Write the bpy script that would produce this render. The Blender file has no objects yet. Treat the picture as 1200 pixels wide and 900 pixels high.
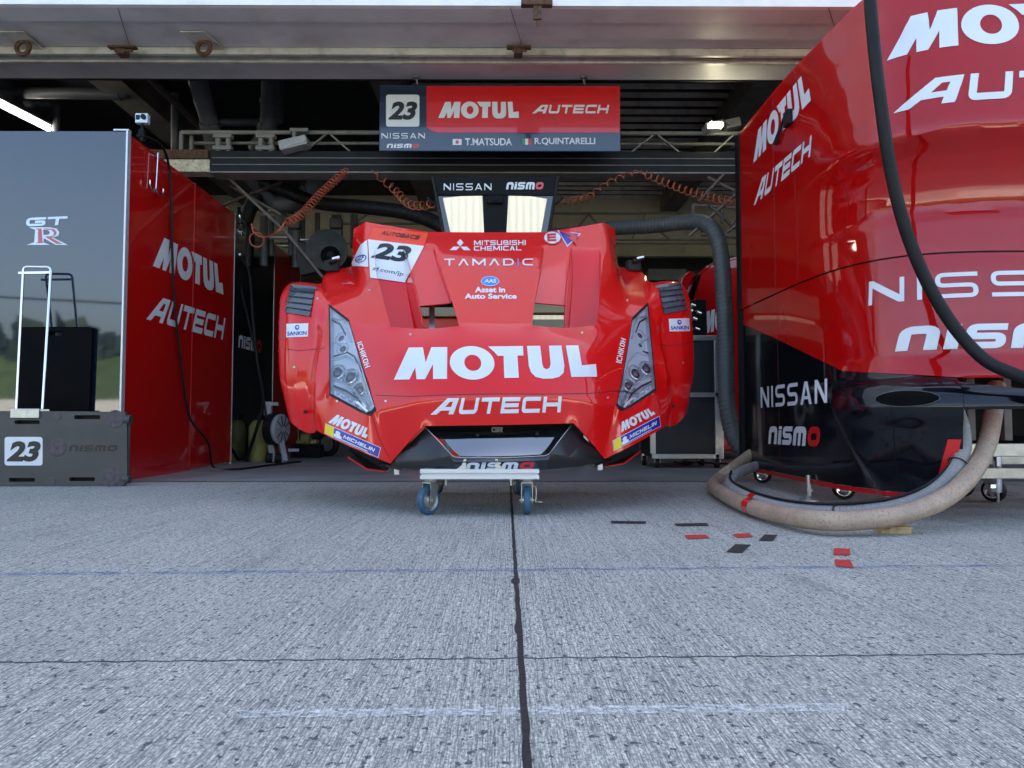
EXPO = 2.52
import bpy, bmesh, math, random
from mathutils import Vector, Matrix
from mathutils.bvhtree import BVHTree
from mathutils.geometry import tessellate_polygon
R = math.radians
random.seed(7)
SC = bpy.context.scene
COL = SC.collection
# ------------------------------------------------------------------ camera
FPX = 870.0
cam_d = bpy.data.cameras.new('camera'); cam = bpy.data.objects.new('camera', cam_d); COL.objects.link(cam)
cam_d.sensor_width = 36; cam_d.lens = 36*FPX/1200; cam_d.clip_start = .02; cam_d.clip_end = 2000
CO = Vector((0, 0, .40))
CM = Matrix.Rotation(-R(.33), 4, 'Z') @ Matrix.Rotation(math.pi/2 + math.atan(42/FPX), 4, 'X')
cam.matrix_world = Matrix.Translation(CO) @ CM
SC.camera = cam
def ray(px, py):
    return (CM.to_3x3() @ Vector(((px-600)/FPX, -(py-450)/FPX, -1))).normalized()
def P(px, py, Y):
    d = ray(px, py); return CO + d*((Y-CO.y)/d.y)
def G(px, py, z=0.0):
    d = ray(px, py); return CO + d*((z-CO.z)/d.z)
def PX(px, py, X):
    d = ray(px, py); return CO + d*((X-CO.x)/d.x)
# ------------------------------------------------------------------ scene helpers
def tag(o, label=None, cat=None, group=None, kind=None):
    if label: o['label'] = label
    if cat: o['category'] = cat
    if group: o['group'] = group
    if kind: o['kind'] = kind
    return o
MW = {}
def thing(name, label, cat, loc=(0, 0, 0), group=None, mat=None):
    o = bpy.data.objects.new(name, None); COL.objects.link(o); o.empty_display_size = .1
    m = Matrix.Translation(Vector(loc)) if mat is None else mat
    o.matrix_world = m; MW[o.name] = m.copy()
    return tag(o, label, cat, group)
def part(name, bm, mat, parent=None, smooth=None, mats=None, world=True):
    """link a bmesh (world coordinates) as one object under parent"""
    if isinstance(bm, MB): bm = bm.bm
    m = MW.get(parent.name, Matrix()) if parent else Matrix()
    if world and parent: bm.transform(m.inverted())
    me = bpy.data.meshes.new(name); bm.normal_update(); bm.to_mesh(me); bm.free()
    for mm in (mats or [mat]): me.materials.append(mm)
    if smooth is not None:
        me.polygons.foreach_set('use_smooth', [True]*len(me.polygons))
        try: me.set_sharp_from_angle(angle=R(smooth))
        except Exception: pass
    o = bpy.data.objects.new(name, me); COL.objects.link(o)
    if parent: o.parent = parent
    MW[o.name] = m.copy()
    return o
def solo(name, bm, mat, label, cat, smooth=None, group=None, kind=None):
    """a one-mesh thing; origin moved to its base"""
    if isinstance(bm, MB): bm = bm.bm
    xs = [v.co for v in bm.verts]
    c = Vector((sum(v.x for v in xs)/len(xs), sum(v.y for v in xs)/len(xs), min(v.z for v in xs)))
    bm.transform(Matrix.Translation(-c))
    o = part(name, bm, mat, None, smooth)
    o.location = c; MW[o.name] = Matrix.Translation(c)
    return tag(o, label, cat, group, kind)
def struct(name, bm, mat, smooth=None):
    return tag(part(name, bm, mat, None, smooth), kind='structure')
def copy_tree(o, parent=None):
    c = o.copy(); COL.objects.link(c)
    if parent: c.parent = parent
    MW[c.name] = MW[o.name].copy()
    for ch in list(o.children): copy_tree(ch, c)
    return c
def catmull(pts, n=8, closed=False):
    pts = [Vector(p) for p in pts]; out = []; L = len(pts)
    rng = range(L if closed else L-1)
    for i in rng:
        g = lambda k: pts[k % L] if closed else pts[max(0, min(L-1, k))]
        p0, p1, p2, p3 = g(i-1), g(i), g(i+1), g(i+2)
        for j in range(n):
            t = j/n
            out.append(.5*((2*p1)+(-p0+p2)*t+(2*p0-5*p1+4*p2-p3)*t*t+(-p0+3*p1-3*p2+p3)*t**3))
    if not closed: out.append(pts[-1])
    return out
class MB:
    def __init__(s): s.bm = bmesh.new()
    def box(s, a, b, bev=0.0, rot=None, mi=0):
        a, b = Vector(a), Vector(b); c = (a+b)/2; d = (b-a)
        t = bmesh.new(); bmesh.ops.create_cube(t, size=1)
        bmesh.ops.scale(t, vec=(abs(d.x), abs(d.y), abs(d.z)), verts=t.verts)
        if bev: bmesh.ops.bevel(t, geom=t.edges[:], offset=bev, segments=2, affect='EDGES', profile=.5)
        if rot is not None: t.transform(rot)
        t.transform(Matrix.Translation(c)); s.add(t, mi); return s
    def add(s, t, mi=0):
        vm = {}
        for v in t.verts: vm[v] = s.bm.verts.new(v.co)
        for f in t.faces:
            try:
                nf = s.bm.faces.new([vm[v] for v in f.verts]); nf.material_index = mi
            except ValueError: pass
        t.free(); return s
    def tube(s, pts, r, n=10, closed=False, cap=True, mi=0):
        pts = [Vector(p) for p in pts]; L = len(pts); rings = []
        up = None
        for i, p in enumerate(pts):
            a = pts[(i-1) % L] if (closed or i > 0) else p
            b = pts[(i+1) % L] if (closed or i < L-1) else p
            t = (b-a).normalized()
            if up is None:
                up = t.orthogonal().normalized()
            else:
                up = (up - t*up.dot(t))
                up = up.normalized() if up.length > 1e-6 else t.orthogonal().normalized()
            q = t.cross(up); rr = r[i] if isinstance(r, (list, tuple)) else r
            rings.append([s.bm.verts.new(p + rr*(math.cos(2*math.pi*k/n)*up+math.sin(2*math.pi*k/n)*q)) for k in range(n)])
        for i in range(L if closed else L-1):
            A, B = rings[i], rings[(i+1) % L]
            for k in range(n):
                f = s.bm.faces.new([A[k], A[(k+1) % n], B[(k+1) % n], B[k]]); f.material_index = mi
        if cap and not closed:
            s.bm.faces.new(rings[0][::-1]).material_index = mi; s.bm.faces.new(rings[-1]).material_index = mi
        return s
    def bar(s, a, b, w, h=None, mi=0):
        """rectangular bar from a to b"""
        a, b = Vector(a), Vector(b); h = h or w; t = (b-a).normalized()
        z = Vector((0, 0, 1)) if abs(t.z) < .95 else Vector((0, 1, 0))
        x = t.cross(z).normalized(); z = x.cross(t).normalized()
        vs = []
        for p in (a, b):
            for sx, sz in ((-1, -1), (1, -1), (1, 1), (-1, 1)): vs.append(s.bm.verts.new(p+x*sx*w/2+z*sz*h/2))
        for f in ((0, 1, 2, 3), (7, 6, 5, 4), (0, 4, 5, 1), (1, 5, 6, 2), (2, 6, 7, 3), (3, 7, 4, 0)):
            s.bm.faces.new([vs[i] for i in f]).material_index = mi
        return s
    def cyl(s, a, b, r, n=20, r2=None, mi=0):
        return s.tube([a, b], [r, r if r2 is None else r2], n, mi=mi)
    def lathe(s, c, axis, prof, n=24, mi=0):
        """prof: list of (radius, along-axis)"""
        c = Vector(c); ax = Vector(axis).normalized(); u = ax.orthogonal().normalized(); w = ax.cross(u); rings = []
        for r, h in prof:
            rings.append([s.bm.verts.new(c+ax*h+max(r, 1e-4)*(math.cos(2*math.pi*k/n)*u+math.sin(2*math.pi*k/n)*w)) for k in range(n)])
        for A, B in zip(rings, rings[1:]):
            for k in range(n): s.bm.faces.new([A[k], A[(k+1) % n], B[(k+1) % n], B[k]]).material_index = mi
        return s
    def torus(s, c, axis, R_, r, n=24, m=10, mi=0):
        c = Vector(c); ax = Vector(axis).normalized(); u = ax.orthogonal().normalized(); w = ax.cross(u)
        return s.tube([c+R_*(math.cos(2*math.pi*k/n)*u+math.sin(2*math.pi*k/n)*w) for k in range(n)], r, m, closed=True, mi=mi)
    def quad(s, *p, mi=0):
        s.bm.faces.new([s.bm.verts.new(Vector(q)) for q in p]).material_index = mi; return s
    def slab(s, quad, d, mi=0):
        """quad (4 points) extruded by vector d"""
        q = [s.bm.verts.new(Vector(p)) for p in quad]; e = [s.bm.verts.new(Vector(p)+Vector(d)) for p in quad]
        n = len(q); fs = [q, e[::-1]]+[[q[i], e[i], e[(i+1) % n], q[(i+1) % n]] for i in range(n)]
        for f in fs: s.bm.faces.new(f).material_index = mi
        bmesh.ops.recalc_face_normals(s.bm, faces=s.bm.faces[:]); return s
def coil(path, R_, r, turns, n=5, per=14):
    pts = catmull(path, 12); L = [0]
    for a, b in zip(pts, pts[1:]): L.append(L[-1]+(b-a).length)
    out = []; N = turns*per; j = 0
    for i in range(N+1):
        d = L[-1]*i/N
        while j < len(L)-2 and L[j+1] < d: j += 1
        t = (d-L[j])/max(1e-9, L[j+1]-L[j]); p = pts[j].lerp(pts[j+1], t); tg = (pts[j+1]-pts[j]).normalized()
        u = tg.cross(Vector((0, 0, 1))).normalized(); w = tg.cross(u)
        env = min(1, i/per, (N-i)/per); a = 2*math.pi*i/per
        out.append(p+env*R_*(math.cos(a)*u+math.sin(a)*w))
    m = MB(); m.tube(out, r, n); return m
# ------------------------------------------------------------------ materials
def rgb(h):
    h = h.lstrip('#'); c = [int(h[i:i+2], 16)/255 for i in (0, 2, 4)]
    return tuple((x/12.92 if x <= .04045 else ((x+.055)/1.055)**2.4) for x in c)
MAT = {}
def pm(name, col, rough=.5, metal=0, coat=0, var=.12, vs=6.0, bump=0, bs=60, rv=.12, spec=.5, emit=None, es=0, dirt=0):
    m = bpy.data.materials.new(name); m.use_nodes = True; nt = m.node_tree; b = nt.nodes['Principled BSDF']
    L = nt.links.new; N = nt.nodes.new
    b.inputs['Roughness'].default_value = rough; b.inputs['Metallic'].default_value = metal
    b.inputs['Coat Weight'].default_value = coat; b.inputs['Coat Roughness'].default_value = .03
    b.inputs['Specular IOR Level'].default_value = spec
    tc = N('ShaderNodeTexCoord'); nz = N('ShaderNodeTexNoise'); nz.inputs['Scale'].default_value = vs; nz.inputs['Detail'].default_value = 6
    L(tc.outputs['Object'], nz.inputs['Vector'])
    cr = N('ShaderNodeValToRGB'); e = cr.color_ramp.elements
    e[0].position = .3; e[1].position = .7
    e[0].color = (*[c*(1-var) for c in col[:3]], 1); e[1].color = (*[min(1, c*(1+var)) for c in col[:3]], 1)
    L(nz.outputs['Fac'], cr.inputs['Fac']); last = cr.outputs['Color']
    if dirt:
        n2 = N('ShaderNodeTexNoise'); n2.inputs['Scale'].default_value = vs*2.3; n2.inputs['Detail'].default_value = 9; L(tc.outputs['Object'], n2.inputs['Vector'])
        r2 = N('ShaderNodeValToRGB'); r2.color_ramp.elements[0].position = .52; r2.color_ramp.elements[1].position = .72; L(n2.outputs['Fac'], r2.inputs['Fac'])
        mu = N('ShaderNodeMath'); mu.operation = 'MULTIPLY'; mu.inputs[1].default_value = dirt; L(r2.outputs['Color'], mu.inputs[0])
        mx = N('ShaderNodeMixRGB'); L(mu.outputs[0], mx.inputs['Fac']); L(last, mx.inputs['Color1']); mx.inputs['Color2'].default_value = (.09, .065, .045, 1); last = mx.outputs['Color']
    L(last, b.inputs['Base Color'])
    if rv:
        mr = N('ShaderNodeMapRange'); n3 = N('ShaderNodeTexNoise'); n3.inputs['Scale'].default_value = vs*1.7; n3.inputs['Detail'].default_value = 5
        L(tc.outputs['Object'], n3.inputs['Vector']); L(n3.outputs['Fac'], mr.inputs['Value'])
        mr.inputs['From Min'].default_value = .3; mr.inputs['From Max'].default_value = .7
        mr.inputs['To Min'].default_value = max(.01, rough*(1-rv)); mr.inputs['To Max'].default_value = min(1, rough*(1+rv)+rv*.05); L(mr.outputs['Result'], b.inputs['Roughness'])
    if bump:
        n4 = N('ShaderNodeTexNoise'); n4.inputs['Scale'].default_value = bs; n4.inputs['Detail'].default_value = 6; L(tc.outputs['Object'], n4.inputs['Vector'])
        bp = N('ShaderNodeBump'); bp.inputs['Strength'].default_value = bump; bp.inputs['Distance'].default_value = .01
        L(n4.outputs['Fac'], bp.inputs['Height']); L(bp.outputs['Normal'], b.inputs['Normal'])
    if emit: b.inputs['Emission Color'].default_value = (*emit, 1); b.inputs['Emission Strength'].default_value = es
    MAT[name] = m; return m
def wavy(m, scale=1.3, strength=.12, dist=.02):
    """slow waviness so that flat glossy sheet metal reflects like real panels"""
    nt = m.node_tree; b = nt.nodes['Principled BSDF']; N = nt.nodes.new; L = nt.links.new
    tc = N('ShaderNodeTexCoord'); nz = N('ShaderNodeTexNoise'); nz.inputs['Scale'].default_value = scale; nz.inputs['Detail'].default_value = 2
    L(tc.outputs['Object'], nz.inputs['Vector']); bp = N('ShaderNodeBump'); bp.inputs['Strength'].default_value = strength; bp.inputs['Distance'].default_value = dist
    L(nz.outputs['Fac'], bp.inputs['Height'])
    for k in ('Normal', 'Coat Normal'):
        L(bp.outputs['Normal'], b.inputs[k])
    return m
RED = pm('red_gloss_paint', (.70, .005, .005), .3, coat=1, var=.05, vs=2, rv=.1, spec=.1)
COATED = True
RED2 = wavy(pm('red_gloss_film', (.60, .005, .005), .3, coat=1, var=.06, vs=2, rv=.1, spec=.1), 1.1, .10)
RED3 = wavy(pm('red_fairing_paint', (.68, .005, .005), .3, coat=1, var=.05, vs=2, rv=.1, spec=.1), 1.6, .10)
WALLRED = wavy(pm('red_panel_paint', (.52, .004, .004), .2, coat=1, var=.05, vs=2, rv=.1, spec=.1), 1.6, .12)
BLK = wavy(pm('black_gloss_paint', (.006, .008, .014), .10, coat=1, var=.1, vs=2, rv=.2), 1.5, .10)
MIR = wavy(pm('dark_mirror_panel', (.006, .012, .026), .03, var=.1, vs=2, rv=.1, spec=.5), 1.0, .05)
MIR.node_tree.nodes['Principled BSDF'].inputs['IOR'].default_value = 1.85
NAVY = pm('navy_board', (.012, .02, .04), .12, coat=.6, var=.08)
WHT = pm('white_vinyl', (.70, .73, .77), .35, var=.03, coat=.4)
WHT2 = pm('white_film', (.72, .75, .78), .4, var=.04)
BLKV = pm('black_vinyl', (.012, .012, .014), .35, var=.1)
REDV = pm('red_vinyl', (.62, .005, .008), .35, var=.05)
ORV = pm('orange_red_vinyl', (.85, .05, .012), .35, var=.05)
BLUV = pm('blue_vinyl', (.012, .012, .33), .35, var=.05, coat=.4)
LBLU = pm('sky_blue_vinyl', (.03, .22, .62), .35, var=.05)
YELV = pm('yellow_vinyl', (.82, .62, .02), .35, var=.05)
GRNV = pm('green_vinyl', (.02, .3, .08), .4, var=.05)
CARB = pm('carbon_fibre', (.009, .010, .012), .38, coat=.2, var=.6, vs=300, rv=.2)
BLU_GLOSS = pm('glossy_dark_splitter', (.01, .013, .02), .06, coat=1, var=.1)
BLU_GLOSS.node_tree.nodes['Principled BSDF'].inputs['IOR'].default_value = 2.9
RUB = pm('black_rubber', (.010, .010, .011), .5, var=.2, bump=.1, spec=.25)
RUB2 = pm('matt_black_plastic', (.008, .009, .010), .45, var=.15, bump=.05, spec=.1)
ALU = pm('brushed_aluminium', (.62, .63, .64), .32, metal=.9, var=.06, vs=20, bump=.05, bs=200)
ALUW = pm('silver_white_edge', (.60, .63, .66), .32, metal=.5, var=.03, vs=3, rv=.05)
CHR = pm('chrome', (.8, .8, .82), .08, metal=1, var=.05, vs=10)
STL = pm('zinc_steel', (.50, .50, .48), .35, metal=.85, var=.12, vs=25, dirt=.15)
GREYP = pm('grey_painted_steel', (.20, .20, .19), .5, var=.15, vs=9, dirt=.35)
PIPEG = pm('grey_duct_plastic', (.10, .105, .11), .45, var=.18, vs=8, dirt=.3)
HOSEG = pm('grey_flexible_duct', (.065, .068, .066), .5, var=.15, vs=6)
BEAMK = pm('black_beam_paint', (.006, .007, .010), .5, var=.3, vs=14, dirt=.06, spec=.25)
SOFF = pm('soffit_steel_paint', (.60, .59, .61), .5, var=.12, vs=2.2, bump=.04, bs=30, dirt=.18)
RAILM = pm('cream_rail_paint', (.50, .49, .42), .4, var=.15, vs=6, dirt=.4)
FASC = pm('white_fascia_paint', (.80, .80, .79), .45, var=.05, vs=3, dirt=.12)
RUST = pm('rusty_steel', (.095, .048, .027), .85, var=.5, vs=40, bump=.4, bs=90)
CREAM = pm('cream_wall_paint', (.50, .46, .32), .7, var=.14, vs=1.6, dirt=.3, bump=.05)
CREAM2 = pm('cream_block_paint', (.62, .56, .42), .6, var=.2, vs=18, dirt=.7)
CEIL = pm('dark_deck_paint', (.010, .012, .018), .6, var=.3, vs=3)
RIBM = pm('deck_rib_metal', (.58, .56, .48), .5, var=.2, vs=4, dirt=.3)
CONC = pm('aged_concrete', (.20, .18, .15), .85, var=.3, vs=3, bump=.2, bs=40, dirt=.4)
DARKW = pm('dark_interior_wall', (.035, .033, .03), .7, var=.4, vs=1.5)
BROWN = pm('brown_steel_angle', (.10, .075, .06), .5, var=.3, vs=10)
PLATE = pm('worn_grey_board', (.05, .05, .048), .42, var=.16, vs=5, dirt=.2, bump=.06, bs=80)
PUCK = pm('scuffed_round_pad', (.075, .06, .065), .6, var=.35, vs=40)
BLUEW = pm('blue_caster_tread', (.035, .11, .19), .5, var=.2, vs=30, dirt=.25)
ORH = pm('orange_air_hose', (.38, .08, .03), .4, var=.1)
LOUV = pm('dark_grey_louvre', (.045, .06, .08), .2, coat=.4, var=.12)
REFL = pm('headlight_reflector', (.82, .85, .9), .12, metal=.6, var=.02, vs=4, rv=0)
REFB = pm('headlight_bezel', (.84, .87, .92), .22, metal=.1, var=.02, vs=4, rv=0)
LENS = pm('projector_lens', (.02, .024, .03), .03, coat=1, var=.2)
REEL = pm('pale_grey_plastic', (.36, .38, .39), .4, var=.12, vs=10, dirt=.2)
WOOD = pm('plywood_block', (.42, .30, .15), .7, var=.3, vs=30)
YELO = pm('dull_yellow_plastic', (.30, .27, .08), .5, var=.3)
LAMP = pm('lit_diffuser', (.8, .75, .6), .5, var=0, rv=0, emit=(1, .86, .55), es=.5)
LAMPT = pm('lit_tube', (.9, .9, .9), .5, var=0, rv=0, emit=(1, .96, .85), es=4)
FLOODM = pm('lit_flood_lens', (.9, .9, .8), .5, var=0, rv=0, emit=(1, .93, .62), es=22)
for _m, _i in ((RED, 1.5), (RED3, 1.85), (RED2, 1.7), (WALLRED, 1.6)): _m.node_tree.nodes['Principled BSDF'].inputs['Coat IOR'].default_value = _i
DEEPK = pm('reflection_black', (.003, .003, .004), .6, var=.1, spec=.05)  # near-black put in for a dark reflection in the mirror panel
MACH = pm('dark_machine_paint', (.016, .016, .015), .55, var=.4, vs=9, dirt=.3)
def lamp_bands(m, scale):
    nt = m.node_tree; b = nt.nodes['Principled BSDF']; N = nt.nodes.new; L = nt.links.new
    tc = N('ShaderNodeTexCoord'); w = N('ShaderNodeTexWave'); w.inputs['Scale'].default_value = scale; w.inputs['Distortion'].default_value = 0
    L(tc.outputs['Object'], w.inputs['Vector']); mr = N('ShaderNodeMapRange'); L(w.outputs['Fac'], mr.inputs['Value'])
    mr.inputs['To Min'].default_value = .058; mr.inputs['To Max'].default_value = .10; L(mr.outputs['Result'], b.inputs['Emission Strength'])
lamp_bands(LAMP, 6.0)
def ribbed(pts, r, pitch, amp):
    """resample a hose path and give it rings"""
    L = [0]
    for a, b in zip(pts, pts[1:]): L.append(L[-1]+(b-a).length)
    n = int(L[-1]/pitch*4); out, rr, j = [], [], 0
    for i in range(n+1):
        d = L[-1]*i/n
        while j < len(L)-2 and L[j+1] < d: j += 1
        out.append(pts[j].lerp(pts[j+1], (d-L[j])/max(1e-9, L[j+1]-L[j]))); rr.append(r+amp*(0, .7, 1, .7)[i % 4]-amp)
    return out, rr
def hosemat(name, c1, c2, scale, rough=.45):
    """woven / ribbed hose: bands across its UV length"""
    m = pm(name, c1, rough, var=.12, vs=7, dirt=.18); nt = m.node_tree; b = nt.nodes['Principled BSDF']; N = nt.nodes.new; L = nt.links.new
    tc = N('ShaderNodeTexCoord'); v = N('ShaderNodeTexVoronoi'); v.inputs['Scale'].default_value = scale; L(tc.outputs['Object'], v.inputs['Vector'])
    rp = N('ShaderNodeValToRGB'); rp.color_ramp.elements[0].position = .1; rp.color_ramp.elements[1].position = .45; L(v.outputs['Distance'], rp.inputs['Fac'])
    old = b.inputs['Base Color'].links[0].from_socket; mx = N('ShaderNodeMixRGB'); mx.inputs['Color1'].default_value = (*c2, 1)
    L(rp.outputs['Color'], mx.inputs['Fac']); L(old, mx.inputs['Color2']); L(mx.outputs['Color'], b.inputs['Base Color']); return m
BEIGE = hosemat('beige_woven_hose', (.40, .29, .21), (.25, .175, .12), 90)
CLEARH = hosemat('grey_clear_hose', (.26, .25, .24), (.19, .185, .18), 110, .25)
def glassm(name, fac=.18, col=(.75, .85, 1)):
    m = bpy.data.materials.new(name); m.use_nodes = True; nt = m.node_tree; N = nt.nodes.new; L = nt.links.new
    out = nt.nodes['Material Output']; nt.nodes.remove(nt.nodes['Principled BSDF'])
    t = N('ShaderNodeBsdfTransparent'); t.inputs['Color'].default_value = (.93, .96, 1, 1); g = N('ShaderNodeBsdfGlossy'); g.inputs['Roughness'].default_value = .02
    lw = N('ShaderNodeFresnel'); lw.inputs['IOR'].default_value = 1.5; ad = N('ShaderNodeMath'); ad.operation = 'ADD'; ad.inputs[1].default_value = fac; ad.use_clamp = True
    L(lw.outputs[0], ad.inputs[0]); mx = N('ShaderNodeMixShader'); L(ad.outputs[0], mx.inputs[0]); L(t.outputs[0], mx.inputs[1]); L(g.outputs[0], mx.inputs[2]); L(mx.outputs[0], out.inputs['Surface'])
    MAT[name] = m; return m
GLASS = glassm('clear_lens_cover', .07)
# ------------------------------------------------------------------ lettering
def rect(x0, y0, x1, y1): return ([(x0, y0), (x1, y0), (x1, y1), (x0, y1)], [])
def fillet(pts, r, closed=False, n=5):
    out = []; L = len(pts)
    for i, p in enumerate(pts):
        if not closed and i in (0, L-1): out.append(Vector(p)); continue
        p = Vector(p); a = Vector(pts[(i-1) % L]); b = Vector(pts[(i+1) % L]); da = (a-p); db = (b-p)
        rr = min(r, da.length*.48, db.length*.48); s = p+da.normalized()*rr; e = p+db.normalized()*rr
        for k in range(n+1):
            t = k/n; out.append((1-t)**2*s+2*t*(1-t)*p+t*t*e)
    return out
def stroke(pts, t, closed=False, r=0):
    if r: pts = fillet(pts, r, closed)
    pts = [Vector(p) for p in pts]; L = len(pts); A, B = [], []
    for i in range(L):
        d1 = (pts[i]-pts[i-1]) if (i > 0 or closed) else (pts[1]-pts[0])
        d2 = (pts[(i+1) % L]-pts[i]) if (i < L-1 or closed) else d1
        d1 = d1.normalized(); d2 = d2.normalized(); n1 = Vector((-d1.y, d1.x)); n2 = Vector((-d2.y, d2.x)); m = (n1+n2)
        m = m.normalized() if m.length > 1e-6 else n1; k = 1/max(.45, m.dot(n1))
        A.append(tuple(pts[i]+m*k*t/2)); B.append(tuple(pts[i]-m*k*t/2))
    if closed: return (A, [B]) if len(A) else None
    return (A+B[::-1], [])
def ell(cx, cy, rx, ry, n=36): return [(cx+rx*math.cos(2*math.pi*k/n), cy+ry*math.sin(2*math.pi*k/n)) for k in range(n)]
def glyph(ch, w, t, r):
    x0, x1, y0, y1, m = t/2, w-t/2, t/2, 1-t/2, .5
    S = lambda p, c=False, rr=None: stroke(p, t, c, r if rr is None else rr)
    q = t*1.15
    g = {
     'A': lambda: [([(0, 0), (w*.5-q*.55, 1), (w*.5+q*.55, 1), (w, 0), (w-q, 0), (w*.5, 1-t*1.3), (q, 0)], []), rect(w*.27, .22, w*.73, .22+t*.8)],
     'a': lambda: [([(0, 0), (w*.5-q*.5, 1), (w*.5+q*.5, 1), (w, 0), (w-q, 0), (w*.5, 1-t*1.3), (q, 0)], [])],
     'B': lambda: [S([(x0, 0), (x0, y1), (x1-.05, y1), (x1-.05, m), (x0+t/2, m)]), S([(x0+t/2, m), (x1, m), (x1, y0), (x0+t/2, y0)])],
     'C': lambda: [S([(w, y1), (x0, y1), (x0, y0), (w, y0)])],
     'D': lambda: [([(0, 0), (w-r, 0), (w-r*.3, r*.3), (w, r), (w, 1-r), (w-r*.3, 1-r*.3), (w-r, 1), (0, 1)], [[(t, t), (t, 1-t), (w-t-r*.6, 1-t), (w-t, 1-t-r*.5), (w-t, t+r*.5), (w-t-r*.6, t)]])],
     'E': lambda: [S([(w, y1), (x0, y1), (x0, y0), (w, y0)], False, 0), rect(t, m-t/2, w*.95, m+t/2)],
     'F': lambda: [S([(w, y1), (x0, y1), (x0, 0)], False, 0), rect(t, m-t/2, w*.9, m+t/2)],
     'G': lambda: [S([(w, y1), (x0, y1), (x0, y0), (x1, y0), (x1, m), (w*.45, m)])],
     'H': lambda: [rect(0, 0, t, 1), rect(w-t, 0, w, 1), rect(t, m-t/2, w-t, m+t/2)],
     'I': lambda: [rect(0, 0, t, 1)],
     'K': lambda: [rect(0, 0, t, 1), ([(t, .38), (t, .62), (w-q, 1), (w, 1), (w*.55, .52), (w, 0), (w-q, 0), (w*.4, .42)], [])],
     'L': lambda: [S([(x0, 1), (x0, y0), (w, y0)], False, 0)],
     'M': lambda: [([(0, 0), (0, 1), (q, 1), (w/2, .35), (w-q, 1), (w, 1), (w, 0), (w-t, 0), (w-t, .66), (w/2+t*.3, .1), (w/2-t*.3, .1), (t, .66), (t, 0)], [])],
     'N': lambda: [([(0, 0), (0, 1), (q, 1), (w-t, .3), (w-t, 1), (w, 1), (w, 0), (w-q, 0), (t, .7), (t, 0)], [])],
     'O': lambda: [S([(x0, y0), (x0, y1), (x1, y1), (x1, y0)], True)],
     'R': lambda: [S([(x0, 0), (x0, y1), (x1, y1), (x1, m-.05), (x0+t/2, m-.05)]), ([(w*.45, m-.05-t*.4), (w*.45+q, m-.05-t*.4), (w, 0), (w-q*1.1, 0)], [])],
     'S': lambda: [S([(w, y1), (x0, y1), (x0, m), (x1, m), (x1, y0), (0, y0)])],
     'T': lambda: [rect(0, 1-t, w, 1), rect(w/2-t/2, 0, w/2+t/2, 1-t)],
     'U': lambda: [S([(x0, 1), (x0, y0), (x1, y0), (x1, 1)])],
     'V': lambda: [([(0, 1), (q, 1), (w/2, t), (w-q, 1), (w, 1), (w/2+q/2, 0), (w/2-q/2, 0)], [])],
     'n': lambda: [S([(x0, 0), (x0, y1), (x1, y1), (x1, 0)])],
     'm': lambda: [S([(x0, 0), (x0, y1), (x1, y1), (x1, 0)]), rect(w/2-t*.42, 0, w/2+t*.42, 1-t)],
     'i': lambda: [rect(0, 0, t*1.05, .78), rect(0, .84, t*1.05, 1)],
    }
    return g[{'s': 'S', 'o': 'O'}.get(ch, ch)]()
def tess(polys):
    V, F, k = [], [], 0
    for outer, holes in polys:
        loops = [[Vector((x, y, 0)) for x, y in l] for l in [outer]+list(holes)]
        tr = tessellate_polygon(loops); b = len(V)
        for l in loops: V += [(p.x, p.y, k*.00012) for p in l]
        F += [tuple(b+i for i in t) for t in tr]; k += 1
    return V, F
def word(s, w=1.0, t=.2, r=.2, gap=.25, shear=0, special=None, wm=None):
    polys, x = [], 0
    for ch in s:
        if ch == ' ': x += w*.6; continue
        cw = (wm or {}).get(ch, t if ch in 'Ii' else (w*1.25 if ch in 'Mm' else w))
        gl = special[ch] if special and ch in special else glyph(ch, cw, t, r)
        if special and ch in special: cw = max(p[0] for o, h in gl for p in o)
        for o, h in gl:
            sh = lambda l: [(px+x+py*shear, py) for px, py in l]
            polys.append((sh(o), [sh(l) for l in h]))
        x += cw+gap
    return polys
MOTUL = [
 ([(0, 0), (.53, 1), (.95, 1), (.985, .52), (1.2, 1), (1.67, 1), (1.57, 0), (1.16, 0), (1.2, .47), (.92, 0), (.67, 0), (.665, .38), (.46, 0)], []),
 (ell(2.36, .49, .66, .53), [ell(2.38, .49, .25, .255)[::-1]]),
 ([(2.88, 1), (3.91, 1), (3.90, .70), (3.72, .70), (3.70, 0), (3.27, 0), (3.31, .70), (3.14, .70), (3.05, .82)], []),
 ([(4.03, 1), (4.42, 1), (4.43, .42), (4.46, .30), (4.55, .25), (4.64, .30), (4.68, .42), (4.68, 1), (5.05, 1), (5.08, .36), (5.04, .14), (4.9, .01), (4.7, -.04), (4.42, -.04), (4.2, .02), (4.08, .16), (4.03, .36)], []),
 ([(5.18, 1), (5.55, 1), (5.60, .36), (6.02, .40), (6.02, 0), (5.26, 0)], [])]
A_SP = [([(0, 0), (.98, 1), (1.85, 1), (1.70, 0), (1.32, 0), (1.36, .24), (.72, .24), (.44, 0)], [[(.95, .46), (1.22, .78), (1.46, .78), (1.40, .46)]])]
AUTECH = word('AUTECH', 1.35, .25, .16, .2, .22, {'A': A_SP})
NISSAN = word('NISSAN', 1.35, .16, .3, .42)
NISSANB = word('NISSAN', .85, .17, .2, .22)
TAMADIC = word('TaMaDIC'.replace('A', 'a'), 1.15, .17, .4, .38)
MITSU = word('MITSUBISHI', 1.0, .2, .12, .2)
CHEMI = word('CHEMICAL', 1.0, .2, .12, .2)
ICHI = word('ICHIKOH', .72, .2, .2, .14)
MICH = word('MICHELIN', 1.0, .26, .14, .16, .25)
ABACS = word('AUTOBACS', 1.1, .22, .3, .16, .2)
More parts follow.
